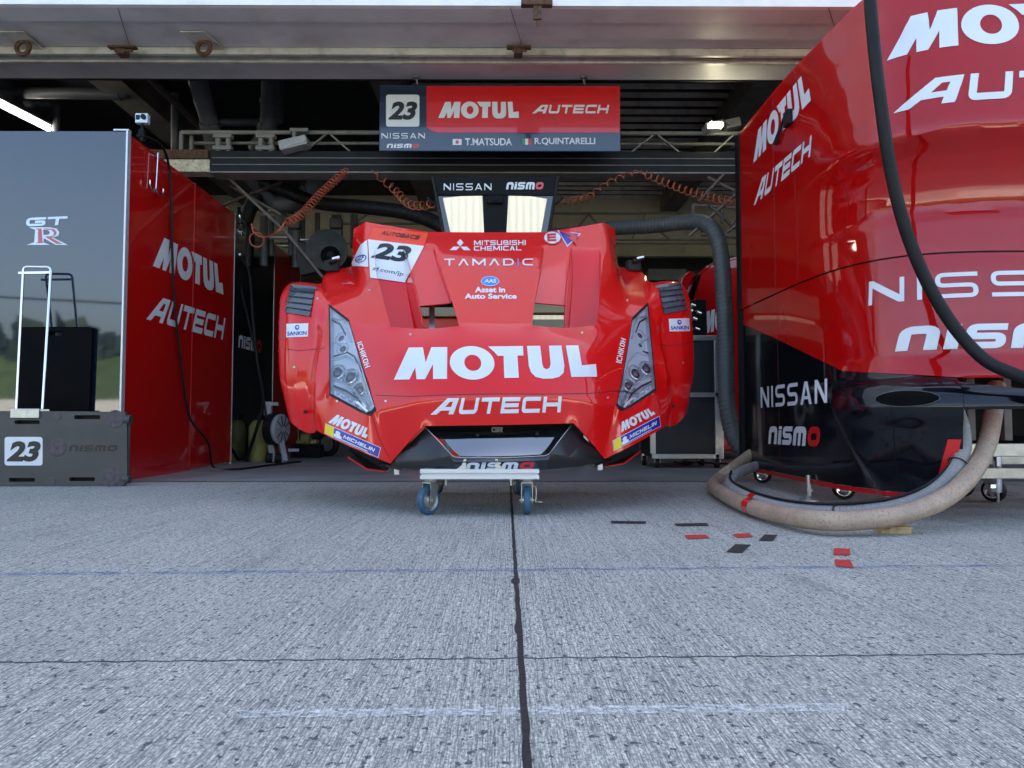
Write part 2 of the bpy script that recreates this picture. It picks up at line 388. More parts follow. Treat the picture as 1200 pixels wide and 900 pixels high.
NISM = word('nism', 1.05, .33, .22, .16, .16, {'s': glyph('S', 1.05, .265, .16)})
NISO = word('O', 1.15, .33, .25, .16, .16)
NISMO_W = 1.05+.33+1.05+1.3125+.16*4
NISO = [([(x+NISMO_W, y) for x, y in o], [[(x+NISMO_W, y) for x, y in l] for l in h]) for o, h in NISO]
NISSAN_W = None
def btext(s, bold=.02, shear=0.0, stretch=1.0, spacing=1.0):
    """Blender's built-in lettering as 2D triangles"""
    c = bpy.data.curves.new('t', 'FONT'); c.body = s; c.offset = bold; c.shear = shear; c.space_character = spacing; c.resolution_u = 4
    o = bpy.data.objects.new('t', c); COL.objects.link(o); bpy.context.view_layer.update()
    me = bpy.data.meshes.new_from_object(o.evaluated_get(bpy.context.evaluated_depsgraph_get()))
    V = [(v.co.x*stretch, v.co.y, 0) for v in me.vertices]; F = [tuple(p.vertices) for p in me.polygons]
    bpy.data.objects.remove(o); bpy.data.curves.remove(c); bpy.data.meshes.remove(me)
    return V, F
def bounds(V): return min(v[0] for v in V), min(v[1] for v in V), max(v[0] for v in V), max(v[1] for v in V)
def bil(c, u, v):
    return (c[0]*(1-u)*(1-v)+c[1]*u*(1-v)+c[2]*u*v+c[3]*(1-u)*v)
def decal(name, VF, fmap, mat, parent, box=None, bvh=None, off=.0015, seg=None, label=None):
    """lay 2D triangles on a surface: fmap(u,v)->(world point, normal or None)"""
    V, F = VF; bx = box or bounds(V); bm = bmesh.new(); vs = [bm.verts.new(v) for v in V]
    for f in F:
        try: bm.faces.new([vs[i] for i in f])
        except ValueError: pass
    bmesh.ops.triangulate(bm, faces=bm.faces[:])
    if seg:
        for _ in range(6):
            sc = seg
            ed = [e for e in bm.edges if (e.verts[0].co-e.verts[1].co).length > sc]
            if not ed: break
            bmesh.ops.subdivide_edges(bm, edges=ed, cuts=1); bmesh.ops.triangulate(bm, faces=[f for f in bm.faces if len(f.verts) > 3])
    for v in bm.verts:
        k = v.co.z; u = (v.co.x-bx[0])/(bx[2]-bx[0]); w = (v.co.y-bx[1])/(bx[3]-bx[1])
        p, n = fmap(u, w)
        if bvh:
            d = (p-CO).normalized(); h = bvh.ray_cast(CO, d)
            if h[0] is None: h = bvh.find_nearest(p)
            p, n = h[0], h[1]
        if n.dot(CO-p) < 0: n = -n
        v.co = p+n*(off+k)
    for f in bm.faces:
        f.normal_update()
    fs = [f for f in bm.faces if f.normal.dot(CO-f.calc_center_median()) < 0]
    if fs: bmesh.ops.reverse_faces(bm, faces=fs)
    o = part(name, bm, mat, parent)
    if label: o['label'] = label
    return o
def qmap(c):
    c = [Vector(p) for p in c]; n = (c[1]-c[0]).cross(c[3]-c[0]).normalized()
    return lambda u, v: (bil(c, u, v), n)
def qY(pts, Y): return qmap([P(x, y, Y) for x, y in pts])
def R4(x0, y0, x1, y1): return [(x0, y1), (x1, y1), (x1, y0), (x0, y0)]
def blob(outer, holes=()): return tess([(outer, list(holes))])
UNIT = blob([(0, 0), (1, 0), (1, 1), (0, 1)])
def rrect(r, asp=1.0):
    p = fillet([(0, 0), (asp, 0), (asp, 1), (0, 1)], r, True, 4); return blob([tuple(q) for q in p])
CIRC = blob(ell(.5, .5, .5, .5, 32))
NISALL = bounds(tess(NISM+NISO)[0])
def nismo(fmap, parent, wm, rm, bvh=None, off=.0015, seg=None):
    decal('lettering', tess(NISM), fmap, wm, parent, box=NISALL, bvh=bvh, off=off, seg=seg)
    decal('lettering', tess(NISO), fmap, rm, parent, box=NISALL, bvh=bvh, off=off, seg=seg)
# ================================================================== WORLD
w = bpy.data.worlds.new('World'); SC.world = w; w.use_nodes = True; nt = w.node_tree
sky = nt.nodes.new('ShaderNodeTexSky'); sky.sky_type = 'NISHITA'; sky.sun_disc = False
SUN_EL, SUN_AZ = 42, 12           # the sun stands behind the building: the whole apron is in its shade
sky.sun_elevation = R(SUN_EL); sky.sun_rotation = R(SUN_AZ); sky.air_density = 1.0; sky.dust_density = 5.0; sky.ozone_density = .6
bg = nt.nodes['Background']; bg.inputs['Strength'].default_value = .12; nt.links.new(sky.outputs[0], bg.inputs['Color'])
sl = bpy.data.lights.new('sun', 'SUN'); sl.energy = 3.5; sl.angle = R(.5); sl.color = (1, .95, .87); so = bpy.data.objects.new('sun', sl); COL.objects.link(so)
sd = Vector((math.sin(R(SUN_AZ))*math.cos(R(SUN_EL)), math.cos(R(SUN_AZ))*math.cos(R(SUN_EL)), math.sin(R(SUN_EL))))
so.rotation_euler = sd.to_track_quat('Z', 'Y').to_euler(); so.location = sd*60
SC.view_settings.view_transform = 'Standard'; SC.view_settings.look = 'None'; SC.view_settings.gamma = 1
SC.view_settings.exposure = EXPO
SC.render.engine = 'CYCLES'; SC.cycles.max_bounces = 8; SC.cycles.glossy_bounces = 5; SC.cycles.transparent_max_bounces = 8
SC.cycles.caustics_reflective = False; SC.cycles.caustics_refractive = False; SC.cycles.sample_clamp_indirect = 6
SC.cycles.use_denoising = True
# ================================================================== GROUND
YF = 4.83     # where the apron ends and the garage floor begins
def ground_mat():
    m = bpy.data.materials.new('broomed_concrete'); m.use_nodes = True; nt = m.node_tree; b = nt.nodes['Principled BSDF']; N = nt.nodes.new; L = nt.links.new
    tc = N('ShaderNodeTexCoord')
    def noise(scale, mp=(1, 1, 1), det=5, rough=.6, rot=0):
        mpn = N('ShaderNodeMapping'); mpn.inputs['Scale'].default_value = mp; mpn.inputs['Rotation'].default_value = (0, 0, rot); L(tc.outputs['Object'], mpn.inputs['Vector'])
        n = N('ShaderNodeTexNoise'); n.inputs['Scale'].default_value = scale; n.inputs['Detail'].default_value = det; n.inputs['Roughness'].default_value = rough; L(mpn.outputs[0], n.inputs['Vector']); return n.outputs['Fac']
    def ramp(f, a, b_, c0=(0, 0, 0, 1), c1=(1, 1, 1, 1)):
        r = N('ShaderNodeValToRGB'); r.color_ramp.elements[0].position = a; r.color_ramp.elements[1].position = b_; r.color_ramp.elements[0].color = c0; r.color_ramp.elements[1].color = c1; L(f, r.inputs['Fac']); return r.outputs['Color']
    def mix(f, a, b_, t='MIX'):
        x = N('ShaderNodeMixRGB'); x.blend_type = t
        if isinstance(f, float): x.inputs['Fac'].default_value = f
        else: L(f, x.inputs['Fac'])
        for k, v in ((1, a), (2, b_)):
            if isinstance(v, tuple): x.inputs[k].default_value = v
            else: L(v, x.inputs[k])
        return x.outputs['Color']
    big = ramp(noise(1.1, det=7), .3, .72, (.72, .71, .62, 1), (.88, .86, .76, 1))
    gro = ramp(noise(1, (300, 2.6, 1), 3, .6, R(2.0)), .40, .56)        # broom grooves, running into the picture
    gro2 = ramp(noise(1, (420, 30, 1), 4, .7, R(1.0)), .44, .54)        # short scratches
    spk = ramp(noise(210, (1, .7, 1), 5, .8), .47, .55)                 # grains
    agg = ramp(noise(80, (1, .7, 1), 3, .6), .605, .625)                # exposed dark stones
    fade = ramp(noise(1.7, (1, .5, 1), 5, .6), .38, .62)
    base = mix(.62, big, mix(gro, (.07, .075, .08, 1), big))
    base = mix(fade, base, mix(.55, base, mix(gro, (.06, .065, .07, 1), big)))
    base = mix(.50, base, mix(gro2, (.07, .075, .08, 1), big))
    base = mix(mix(1.0, spk, (.78, .78, .78, 1), 'MULTIPLY'), base, (.20, .205, .205, 1))
    base = mix(mix(1.0, agg, (.85, .85, .85, 1), 'MULTIPLY'), base, (.05, .055, .065, 1))
    st = ramp(noise(1.3, (1, .5, 1), 9, .75), .55, .75)                 # stains
    base = mix(mix(1.0, st, (.38, .38, .38, 1), 'MULTIPLY'), base, (.16, .16, .15, 1))
    st2 = ramp(noise(3.1, (1, .25, 1), 7, .7), .60, .72)                # rubber and oil marks
    base = mix(mix(1.0, st2, (.6, .6, .6, 1), 'MULTIPLY'), base, (.10, .10, .105, 1))
    L(base, b.inputs['Base Color']); b.inputs['Roughness'].default_value = .8; b.inputs['Specular IOR Level'].default_value = .3
    ad = N('ShaderNodeMath'); ad.operation = 'ADD'; L(gro, ad.inputs[0]); mm = N('ShaderNodeMath'); mm.operation = 'MULTIPLY'; mm.inputs[1].default_value = -.7; L(spk, mm.inputs[0]); L(mm.outputs[0], ad.inputs[1])
    bp = N('ShaderNodeBump'); bp.inputs['Strength'].default_value = .55; bp.inputs['Distance'].default_value = .003; L(ad.outputs[0], bp.inputs['Height']); L(bp.outputs['Normal'], b.inputs['Normal'])
    return m
GM = ground_mat()
def paintmat(name, col, lo, hi, sc=(30, 30, 1), amount=1.0):
    m = bpy.data.materials.new(name); m.use_nodes = True; nt = m.node_tree; b = nt.nodes['Principled BSDF']; N = nt.nodes.new; L = nt.links.new
    tc = N('ShaderNodeTexCoord'); mp = N('ShaderNodeMapping'); mp.inputs['Scale'].default_value = sc; L(tc.outputs['Object'], mp.inputs['Vector'])
    n = N('ShaderNodeTexNoise'); n.inputs['Scale'].default_value = 1; n.inputs['Detail'].default_value = 8; n.inputs['Roughness'].default_value = .7; L(mp.outputs[0], n.inputs['Vector'])
    r = N('ShaderNodeValToRGB'); r.color_ramp.elements[0].position = lo; r.color_ramp.elements[1].position = hi; r.color_ramp.elements[1].color = (amount,)*3+(1,); L(n.outputs['Fac'], r.inputs['Fac'])
    b.inputs['Base Color'].default_value = (*col, 1); b.inputs['Roughness'].default_value = .7
    L(r.outputs['Color'], b.inputs['Alpha']); return m
m = MB(); m.quad((-80, -80, 0), (80, -80, 0), (80, 80, 0), (-80, 80, 0)); struct('ground', m, GM)
FLM = pm('smooth_garage_floor', (.30, .285, .265), .5, var=.22, vs=1.3, dirt=.35, bump=.03)
FLM2 = pm('dark_garage_paint_floor', (.07, .072, .078), .25, var=.15, vs=1.3)
m = MB(); m.quad((-7, YF, .004), (7, YF, .004), (7, 14.4, .004), (-7, 14.4, .004)); struct('garage_floor', m, FLM)
JM = pm('bitumen_joint_filler', (.012, .013, .016), .6, var=.3, bump=.3, bs=80)
a0, a1 = G(598, 566, .0012), G(618.5, 899, .0012); dr = (a1-a0).normalized()
m = MB(); N_ = 260; L0 = a0; L1 = a1+dr*3
for sgn in (0,):
    pr = None
    for i in range(N_+1):
        p = L0.lerp(L1, i/N_); wd = .0052+.0012*math.sin(i*1.7)*random.random(); jit = .0006*math.sin(i*.9)
        pw = math.exp(-((p.y-1.86)/.03)**2)*.009+math.exp(-((p.y-1.44)/.02)**2)*.006
        cur = (p+Vector((-wd+jit-pw, 0, 0)), p+Vector((wd+jit+pw*.4, 0, 0)))
        if pr: m.quad(pr[0], pr[1], cur[1], cur[0])
        pr = cur
struct('ground_joint', m, JM)
CRK = pm('fine_groove', (.06, .063, .07), .8, var=.3)
m = MB(); pr = None
for i in range(201):
    x = -40+i*7; p = G(x, 776-10*x/1200+.5*math.sin(i*.8)+.3*math.sin(i*2.3), .001); hw = .0014+.0009*random.random()
    cur = (p+Vector((0, -hw, 0)), p+Vector((0, hw, 0)))
    if pr: m.quad(pr[0], cur[0], cur[1], pr[1])
    pr = cur
struct('ground_groove', m, CRK)
BLM = paintmat('worn_blue_line_paint', (.07, .17, .42), .45, .66, (9, 90, 1), .8)
m = MB(); q = [G(-60, 675, .0016), G(1300, 663, .0016), G(1300, 660.5, .0016), G(-60, 671.5, .0016)]; m.quad(*q); struct('painted_line', m, BLM)
WLM = paintmat('worn_white_line_paint', (.86, .87, .88), .42, .68, (60, 90, 1), .75)
m = MB(); m.quad(G(280, 841, .0016), G(606, 838, .0016), G(606, 828, .0016), G(280, 832, .0016)); m.quad(G(622, 837.5, .0016), G(990, 833, .0016), G(990, 824, .0016), G(622, 827.5, .0016)); struct('painted_line', m, WLM)
# tape marks, each a strip of its own
TR = pm('red_cloth_tape', (.50, .035, .03), .6, var=.15, vs=30, bump=.15); TK = pm('black_cloth_tape', (.022, .022, .026), .6, var=.3, vs=60, bump=.2)
for q, mt, lb in [
  ([(716, 613), (757, 613.6), (757, 610.8), (716, 610.3)], TK, 'thin black tape strip on the concrete, farthest left of all the tape marks'),
  ([(793, 616.3), (831, 616), (828, 612.8), (790, 613.5)], TK, 'thin black tape strip on the concrete just above the leftmost red tape piece'),
  ([(806, 631.7), (832, 630.3), (826, 626.4), (802, 627)], TR, 'leftmost red tape piece on the concrete, below a thin black strip'),
  ([(865, 630.3), (883, 628.7), (877, 624.8), (858, 626)], TR, 'small red tape piece between the two squarish black tape pieces, nearest the beige hose'),
  ([(889, 633.2), (906, 634), (911, 626.8), (896, 626.2)], TK, 'squarish black tape piece right of the small red tape piece'),
  ([(851, 646.6), (869, 648), (880, 638.2), (862, 637.6)], TK, 'squarish black tape piece on the concrete, nearest the camera of the black ones'),
  ([(977, 650), (996, 650.4), (996, 643.2), (977.5, 642)], TR, 'upper red tape piece of the right hand pair, just off the blue line'),
  ([(980, 663.2), (1001, 665.5), (996, 656), (978, 655.5)], TR, 'lower red tape piece of the right hand pair, lying across the blue line')]:
    m = MB(); m.slab([G(x, y, .0022) for x, y in q], (0, 0, .0004)); solo('tape_mark', m, mt, lb, 'tape mark', group='tape marks on the concrete')
# ================================================================== BUILDING
ZS = P(600, 27, 4.87).z
bld = thing('pit_building', 'grey steel soffit and white fascia of the pit garage building above the open bay', 'building', (0, 5, 0))
m = MB(); m.box((-26, 4.66, ZS), (26, 4.70, ZS+1.6)); part('fascia', m, FASC, bld)
m = MB(); m.box((-26, 4.705, 4.45), (26, 13.9, 11.5)); part('upper_storey', m, FASC, bld)
def yat(py): # depth of a soffit line seen at row py
    return G(600, py, ZS).y
m = MB()
for y0, y1, dz in ((4.70, yat(26.6), .0), (yat(27.6), yat(57.5), .012), (yat(73), yat(94), .006)):
    m.box((-26, y0, ZS+dz), (26, y1, ZS+.05+dz))
part('soffit_panel', m, SOFF, bld)
m = MB(); m.box((-26, 4.70, ZS+.06), (26, yat(94), ZS+.08)); m.box((-26, yat(94)+.002, ZS-.002), (26, yat(94)+.02, ZS+.5)); part('soffit_backing', m, BEAMK, bld)
m = MB()
for px in (152, 612, 985):
    m = MB(); m.bar(G(px-14, 9.5, ZS-.001), G(px+1, 57, ZS-.001), .003, .002); part('soffit_seam', m, BEAMK, bld)
y0, y1 = yat(58), yat(72)
m = MB(); d = y1-y0
m.box((-26, y0+.01, ZS-.035), (26, y0+.045, ZS+.03), .004); m.box((-26, y1-.05, ZS-.035), (26, y1-.012, ZS+.03), .004)
part('shutter_rail', m, RAILM, bld)
m = MB(); m.box((-26, y0+.03, ZS+.02), (26, y1-.02, ZS+.045)); part('rail_channel', m, BEAMK, bld)
for (xa, xb, oc) in ((134, 166, 0), (594, 622, 1)):
    m = MB(); A = G(xa, 63, ZS-.05); B = G(xb, 63, ZS-.05)
    m.box((A.x, A.y-.10, ZS-.05), (B.x, A.y-.05, ZS-.036), .002); m.cyl((A.x+.04, A.y-.07, ZS-.062), (B.x-.03, A.y-.07, ZS-.062), .010, 8); m.box((A.x+.05, A.y-.08, ZS-.085), (A.x+.11, A.y, ZS-.04), .003)
    part('rail_bracket', m, RUST, bld)
for px, py in ((26, 47), (238, 47)):
    m = MB(); c = [(px-27, py-10.5), (px+2, py-10.5), (px+26, py+10.5), (px-4, py+10.5)]
    m.slab([G(x, y, ZS-.0005) for x, y in c], (0, 0, -.006)); pl = part('eye_bolt_plate', m, RAILM, bld)
    m = MB(); c = G(px+1, py+9, ZS-.055); m.torus(c, (.1, 1, .0), .047, .0155, 28, 12); m.cyl(c+Vector((0, 0, .05)), c+Vector((0, 0, .08)), .013, 12); part('eye_ring', m, RUST, pl, smooth=60)
# rusty hanger at the top of the picture
m = MB(); c = P(629, 8, 4.62); m.box(c+Vector((-.10, -.03, .0)), c+Vector((.10, .02, .05)), .004); m.box(c+Vector((-.022, -.02, -.09)), c+Vector((.03, 0, 0)), .003); m.cyl(c+Vector((-.0, -.01, -.06)), c+Vector((0, -.01, -.13)), .004, 8)
part('hanger_bracket', m, RUST, bld)
# interior shell
ZC = 4.25
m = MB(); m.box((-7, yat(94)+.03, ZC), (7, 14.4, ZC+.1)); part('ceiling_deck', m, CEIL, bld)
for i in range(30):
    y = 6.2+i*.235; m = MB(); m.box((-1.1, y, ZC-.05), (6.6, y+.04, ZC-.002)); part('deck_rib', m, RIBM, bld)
pass
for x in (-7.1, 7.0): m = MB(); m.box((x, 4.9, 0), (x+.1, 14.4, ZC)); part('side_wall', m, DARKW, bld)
YB = 12.6
m = MB(); z0 = P(600, 285, YB).z; m.box((-7, YB, z0), (7, YB+.15, ZC)); part('rear_wall', m, CREAM, bld)
m = MB(); za, zb = P(600, 300, YB-.5).z, P(600, 286, YB-.5).z; m.box((-7, YB-.5, za), (7, YB-.35, zb), .01); part('rear_lintel', m, CREAM, bld)
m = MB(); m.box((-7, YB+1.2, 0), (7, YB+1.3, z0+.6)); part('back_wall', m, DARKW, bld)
m = MB(); m.box((-7, YB-.48, 1.95), (7, YB-.40, 2.08)); m.box((-7, YB-.46, 2.08), (7, YB-.42, 2.55)); 
for x in (-4, -1.5, 1.2, 2.6, 4): m.box((x, YB-.50, 0), (x+.09, YB-.41, 2.6))
part('rear_partition', m, BEAMK, bld)
m = MB(); A = P(405, 96, 5.8); z = 3.95
m.slab([(-1.45, 5.72, z), (-1.12, 5.72, z), (-1.12, 12.5, z), (-1.45, 12.5, z)], (0, 0, .32)); part('roof_beam', m, CONC, bld)
m = MB(); m.slab([(-4.4, 5.72, z), (-4.05, 5.72, z), (-4.05, 12.5, z), (-4.4, 12.5, z)], (0, 0, .32)); part('roof_beam', m, CONC, bld)
m = MB(); m.slab([(2.6, 7.72, z), (2.9, 7.72, z), (2.9, 12.5, z), (2.6, 12.5, z)], (0, 0, .32)); part('roof_beam', m, CONC, bld)
# ------------------------------------------------------------------ cross beam with its truss
YG = 6.1
def q4(x0, y0, x1, y1, Y): 
    a, b = P(x0, y1, Y), P(x1, y0, Y); return a, b
tr = thing('gantry_beam', 'long black box beam across the bay with a light tube truss on top', 'gantry beam', (0, YG, 2.4))
a, b = q4(249, 181, 905, 204, YG); m = MB(); m.box((a.x, YG-.06, a.z), (b.x+1.5, YG+.1, b.z), .004)
part('beam', m, BEAMK, tr)
m = MB()
for fy in (.34, .66): m.box((a.x+.02, YG-.066, a.z+(b.z-a.z)*fy-.003), (b.x+1.5, YG-.0605, a.z+(b.z-a.z)*fy+.003))
m.box((a.x, YG-.075, a.z-.012), (b.x+1.5, YG+.11, a.z-.001)); part('edge_trim', m, GREYP, tr)
a2, b2 = q4(195, 180, 250, 204, YG); hz = (b2.z-a2.z)
m = MB(); m.box((a2.x-.1, YG-.05, a2.z+.005), (a.x-.003, YG+.09, a2.z+hz*.62), .004); part('end_block', m, CREAM2, tr)
m = MB(); m.box((a2.x-.14, YG-.07, a2.z+hz*.63), (a.x-.014, YG+.1, b2.z+.01), .004); part('rusty_end_plate', m, RUST, tr)
zt = P(600, 157, YG).z; zb_ = b.z+.002; X = lambda px, Y=YG: P(px, 157, Y).x
m = MB(); m.cyl((X(214), YG-.02, zt), (X(960), YG-.02, zt), .018, 12)
m.cyl((X(220), YG+.1, zt-.045), (X(900), YG+.1, zt-.045), .014, 10); part('top_tube', m, GREYP, tr, smooth=50)
for px in (214, 221): 
    m = MB(); m.cyl((X(px), YG-.02 if px == 214 else YG+.06, zb_), (X(px), YG-.02 if px == 214 else YG+.06, zt), .017, 10); part('post', m, GREYP, tr, smooth=50)
for px in (257, 307):
    m = MB()
    for d in (0, 12): m.cyl((X(px+d), YG-.02, zb_), (X(px+d), YG-.02, zt-.01), .022, 12)
    for yy in (162, 176): 
        z = P(600, yy, YG).z; m.box((X(px)-.035, YG-.055, z-.018), (X(px+12)+.035, YG+.01, z+.018), .004)
    part('clamp_post', m, GREYP, tr, smooth=40)
for i, (xa, xb) in enumerate(((357, 383), (412, 388), (470, 447), (500, 480), (520, 548), (580, 562), (620, 640), (680, 660), (738, 765), (796, 770), (835, 858), (890, 868))):
    m = MB(); m.bar((X(xa), YG-.02, zb_+.0), (X(xb), YG-.02, zt-.016), .022, .012); part('diagonal', m, GREYP, tr)
# ------------------------------------------------------------------ hanging team sign
YS = 5.66
sg = thing('hanging_sign', 'navy and red hanging team sign board numbered 23 with two driver names', 'sign', P(585, 177, YS))
a, b = P(444, 177, YS), P(727, 100, YS)
m = MB(); m.box((a.x, YS, a.z), (b.x, YS+.022, b.z), .006); part('board', m, wavy(pm('navy_sign_film', (.02, .035, .07), .16, coat=.6, var=.05), .6, .04), sg)
decal('red_field', tess([([(0, .12), (.03, .03), (.06, 0), (1, 0), (1, 1), (0, 1)], [])]), qY(R4(500, 101, 726.3, 155.5), YS-.001), REDV, sg, off=.001)
MAT['red_vinyl'].node_tree.nodes['Principled BSDF'].inputs['Coat Weight'].default_value = .8
decal('number_card', rrect(.08), qY(R4(452.5, 111, 491.5, 148.5), YS), WHT, sg)
decal('lettering', btext('23', .045, .25, 1.15), qY(R4(455, 119, 489, 140.5), YS-.003), BLKV, sg)
decal('lettering', tess(MOTUL), qY(R4(513.5, 119, 608, 139), YS-.004), WHT, sg)
decal('lettering', tess(AUTECH), qY(R4(623.5, 123, 714, 133), YS-.004), WHT, sg)
decal('lettering', tess(NISSAN), qY(R4(447, 156, 498, 162.5), YS), WHT, sg)
nismo(qY(R4(453, 168.5, 491.5, 173.5), YS), sg, WHT, REDV)
decal('lettering', btext('T.MATSUDA', .02), qY(R4(545, 162, 600, 170.5), YS-.002), WHT, sg)
decal('lettering', btext('R.QUINTARELLI', .02), qY(R4(626.5, 161.5, 697.5, 170.5), YS-.002), WHT, sg)
decal('flag', UNIT, qY(R4(530.5, 163, 541, 170), YS), WHT, sg); decal('flag_disc', CIRC, qY(R4(533.7, 164.4, 537.8, 168.6), YS-.003), REDV, sg)
for i, mt in enumerate((GRNV, WHT, REDV)): decal('flag_stripe', UNIT, qY(R4(612+i*3.5, 162.5, 615.5+i*3.5, 169.8), YS), mt, sg)
for px in (488, 684):
    m = MB(); c = P(px, 92, YS-.02); m.lathe(c+Vector((0, 0, .0)), (0, 0, 1), [(.0, 0), (.03, 0), (.03, .012), (.0, .016)], 16)
    for k in range(3): m.torus(c+Vector((.004*k, 0, -.012-.014*k)), (1, .6*(k % 2), 0), .010, .0025, 12, 6)
    part('hook', m, STL, sg, smooth=40)
# ------------------------------------------------------------------ lamp console below the beam
YL = 5.35
lc = thing('lamp_console', 'black overhead console with two lit cream lamp panels, behind the red body', 'lamp', P(580, 300, YL))
m = MB(); m.slab([P(x, y, YL) for x, y in ((506, 207), (655, 207), (628, 330), (532, 330))], (0, .10, 0)); bmesh.ops.bevel(m.bm, geom=m.bm.edges[:], offset=.008, segments=2, affect='EDGES'); part('housing', m, BLK, lc)
m = MB(); m.slab([P(x, y, YL-.02) for x, y in ((504, 207), (657, 207), (650, 228), (512, 228))], (0, .018, 0)); part('header', m, RUB2, lc)
m = MB(); m.slab([P(x, y, YL-.006) for x, y in ((566, 229), (595, 229), (592, 330), (569, 330))], (0, .004, 0)); part('centre_strip', m, RUB2, lc)
decal('lettering', tess(NISSAN), qY(R4(520, 215, 576, 223), YL-.021), MAT['white_film'], lc)
nismo(qY(R4(593, 213.5, 637, 222), YL-.021), lc, WHT2, REDV)
for q in ([(519, 232), (540, 230), (565, 229.5), (568.5, 300), (534, 301)], [(596, 229.5), (622, 230), (641, 233), (629, 300), (592, 299)]):
    m = MB(); m.slab([P(x, y, YL-.022) for x, y in q], (0, .02, 0)); lp = part('lamp_panel', m, LAMP, lc)
m = MB(); c = P(580, 234, YL-.02); m.box(c+Vector((-.06, -.02, -.03)), c+Vector((.06, .012, .03)), .006); m.cyl(c+Vector((0, -.02, 0)), c+Vector((0, -.03, 0)), .02, 14); part('camera_module', m, RUB2, lc)
for sx, px, px2 in ((-1, 507, 530), (1, 654, 634)):
    m = MB(); m.tube([P(px, 207, YL-.03), P(px2, 330, YL-.03)], .012, 8); m.tube([P(px+4*-sx, 240, YL-.03), P(px+sx*4, 234, YL-.05), P(px+sx*6, 232, YL-.05)], .008, 8); part('side_cable', m, RUB, lc)
# ------------------------------------------------------------------ lamps
fl = thing('floodlight', 'small lit white floodlight clamped on the tube at the right of the bay', 'floodlight', P(845, 157, 6.0))
c = P(838, 149, 6.0)
rot = Matrix.Rotation(R(-12), 4, 'Y')
m = MB(); m.box(c+Vector((-.09, -.06, -.03)), c+Vector((.06, .08, .03)), .008, rot=rot); part('head', m, REEL, fl)
m = MB(); m.slab([c+Vector((-.072, -.064, -.026)), c+Vector((.03, -.064, -.036)), c+Vector((.05, -.058, .012)), c+Vector((-.05, -.058, .022))], (0, -.004, 0)); part('lens', m, FLOODM, fl)
c2 = P(856, 146, 6.02); m = MB(); m.box(c2+Vector((-.05, -.03, -.03)), c2+Vector((.08, .05, .045)), .008, rot=rot); m.cyl(c2+Vector((-.02, -.03, 0)), c2+Vector((-.02, -.05, 0)), .022, 14); part('bracket', m, GREYP, fl)
f2 = thing('floodlight', 'unlit grey floodlight tilted on the tube truss at the left of the bay', 'floodlight', P(350, 175, 6.0))
rot = Matrix.Rotation(R(-14), 4, 'Y'); c = P(348, 169, 6.0)
m = MB(); m.box(c+Vector((-.13, -.08, -.05)), c+Vector((.10, .06, .03)), .01, rot=rot); part('head', m, REEL, f2)
m = MB(); m.box(c+Vector((-.03, -.04, .02)), c+Vector((0.0, -.01, .12)), .004); m.box(c+Vector((-.05, -.045, .09)), c+Vector((.10, -.005, .12)), .004); part('bracket', m, GREYP, f2)
m = MB(); m.slab([c+Vector((-.08, -.085, -.055)), c+Vector((.1, -.085, -.005)), c+Vector((.1, -.07, .01)), c+Vector((-.08, -.07, -.04))], (0, -.003, 0)); part('lens', m, WHT, f2)
a, b = P(2, 119, 7.2), P(57, 151, 8.6)
ft = thing('fluorescent_light', 'lit fluorescent tube under the dark ceiling above the dark mirror panel', 'ceiling light', b)
m = MB(); m.tube([a+Vector((-.4, -.35, .14)), b], .03, 10); part('tube', m, LAMPT, ft)
m = MB(); m.bar(a+Vector((-.4, -.35, .19)), b+Vector((0, 0, .05)), .10, .03); part('batten', m, GREYP, ft)
# ------------------------------------------------------------------ pipes and hoses under the ceiling
def pipe(label, pts, r, mat, name='ceiling_pipe', cat='pipe', n=14, collars=(), group=None, smoothpts=True, rib=None):
    pp = [P(*p) for p in pts]
    path = catmull(pp, 6) if smoothpts else pp
    m = MB()
    if rib: m.tube(*ribbed(path, r, *rib), n)
    else: m.tube(path, r, n)
    for i in collars:
        p = pp[i]; t = (pp[min(i+1, len(pp)-1)]-pp[max(i-1, 0)]).normalized(); m.cyl(p-t*.03, p+t*.03, r*1.16, n)
    return solo(name, m, mat, label, cat, smooth=50, group=group)
pipe('grey pipe running level along the ceiling at top left, ending in an elbow', [(-40, 109, 8), (60, 109, 8), (138, 110, 8), (149, 107, 8), (153, 98, 8), (153, 80, 8)], .062, PIPEG, collars=(2,))
pipe('thin grey pipe rising behind the top edge of the dark mirror panel', [(30, 121, 8.6), (58, 121, 8.6), (65, 124, 8.6), (66, 132, 8.6), (66, 190, 8.6)], .045, PIPEG)
pipe('slim brown conduit slanting down from the soffit above the red wall panels', [(172, 88, 6.6), (205, 120, 7), (226, 140, 7.3), (262, 175, 7.9)], .034, BROWN, collars=(2,))
pipe('wide grey duct leaning down left of the two clamp posts', [(228, 80, 6.6), (236, 110, 6.8), (246, 145, 7.0), (253, 185, 7.3)], .085, PIPEG, collars=(2,))
pipe('vertical grey pipe behind the left end of the tube truss', [(205, 110, 7.2), (205, 200, 7.2)], .036, PIPEG)
pipe('grey duct with a side branch standing between the clamp post and the unlit floodlight', [(316, 80, 7.4), (316, 120, 7.4), (313, 150, 7.4), (300, 175, 7.6)], .085, PIPEG, collars=(1, 2))
pipe('grey pipe running level behind the two clamp posts', [(250, 143, 8), (318, 143, 8), (327, 138, 8), (328, 126, 8), (328, 80, 8)], .045, PIPEG, collars=(1,))
pipe('grey duct slanting down below the beam to the elbow', [(285, 196, 6.9), (310, 222, 7.1), (328, 243, 7.2)], .085, PIPEG)
pipe('grey duct elbow turning up towards the beam left of the orange hose', [(322, 240, 7.1), (345, 237, 7.1), (362, 226, 7.0), (372, 212, 7.0), (374, 190, 7.0)], .085, PIPEG, collars=(2,))
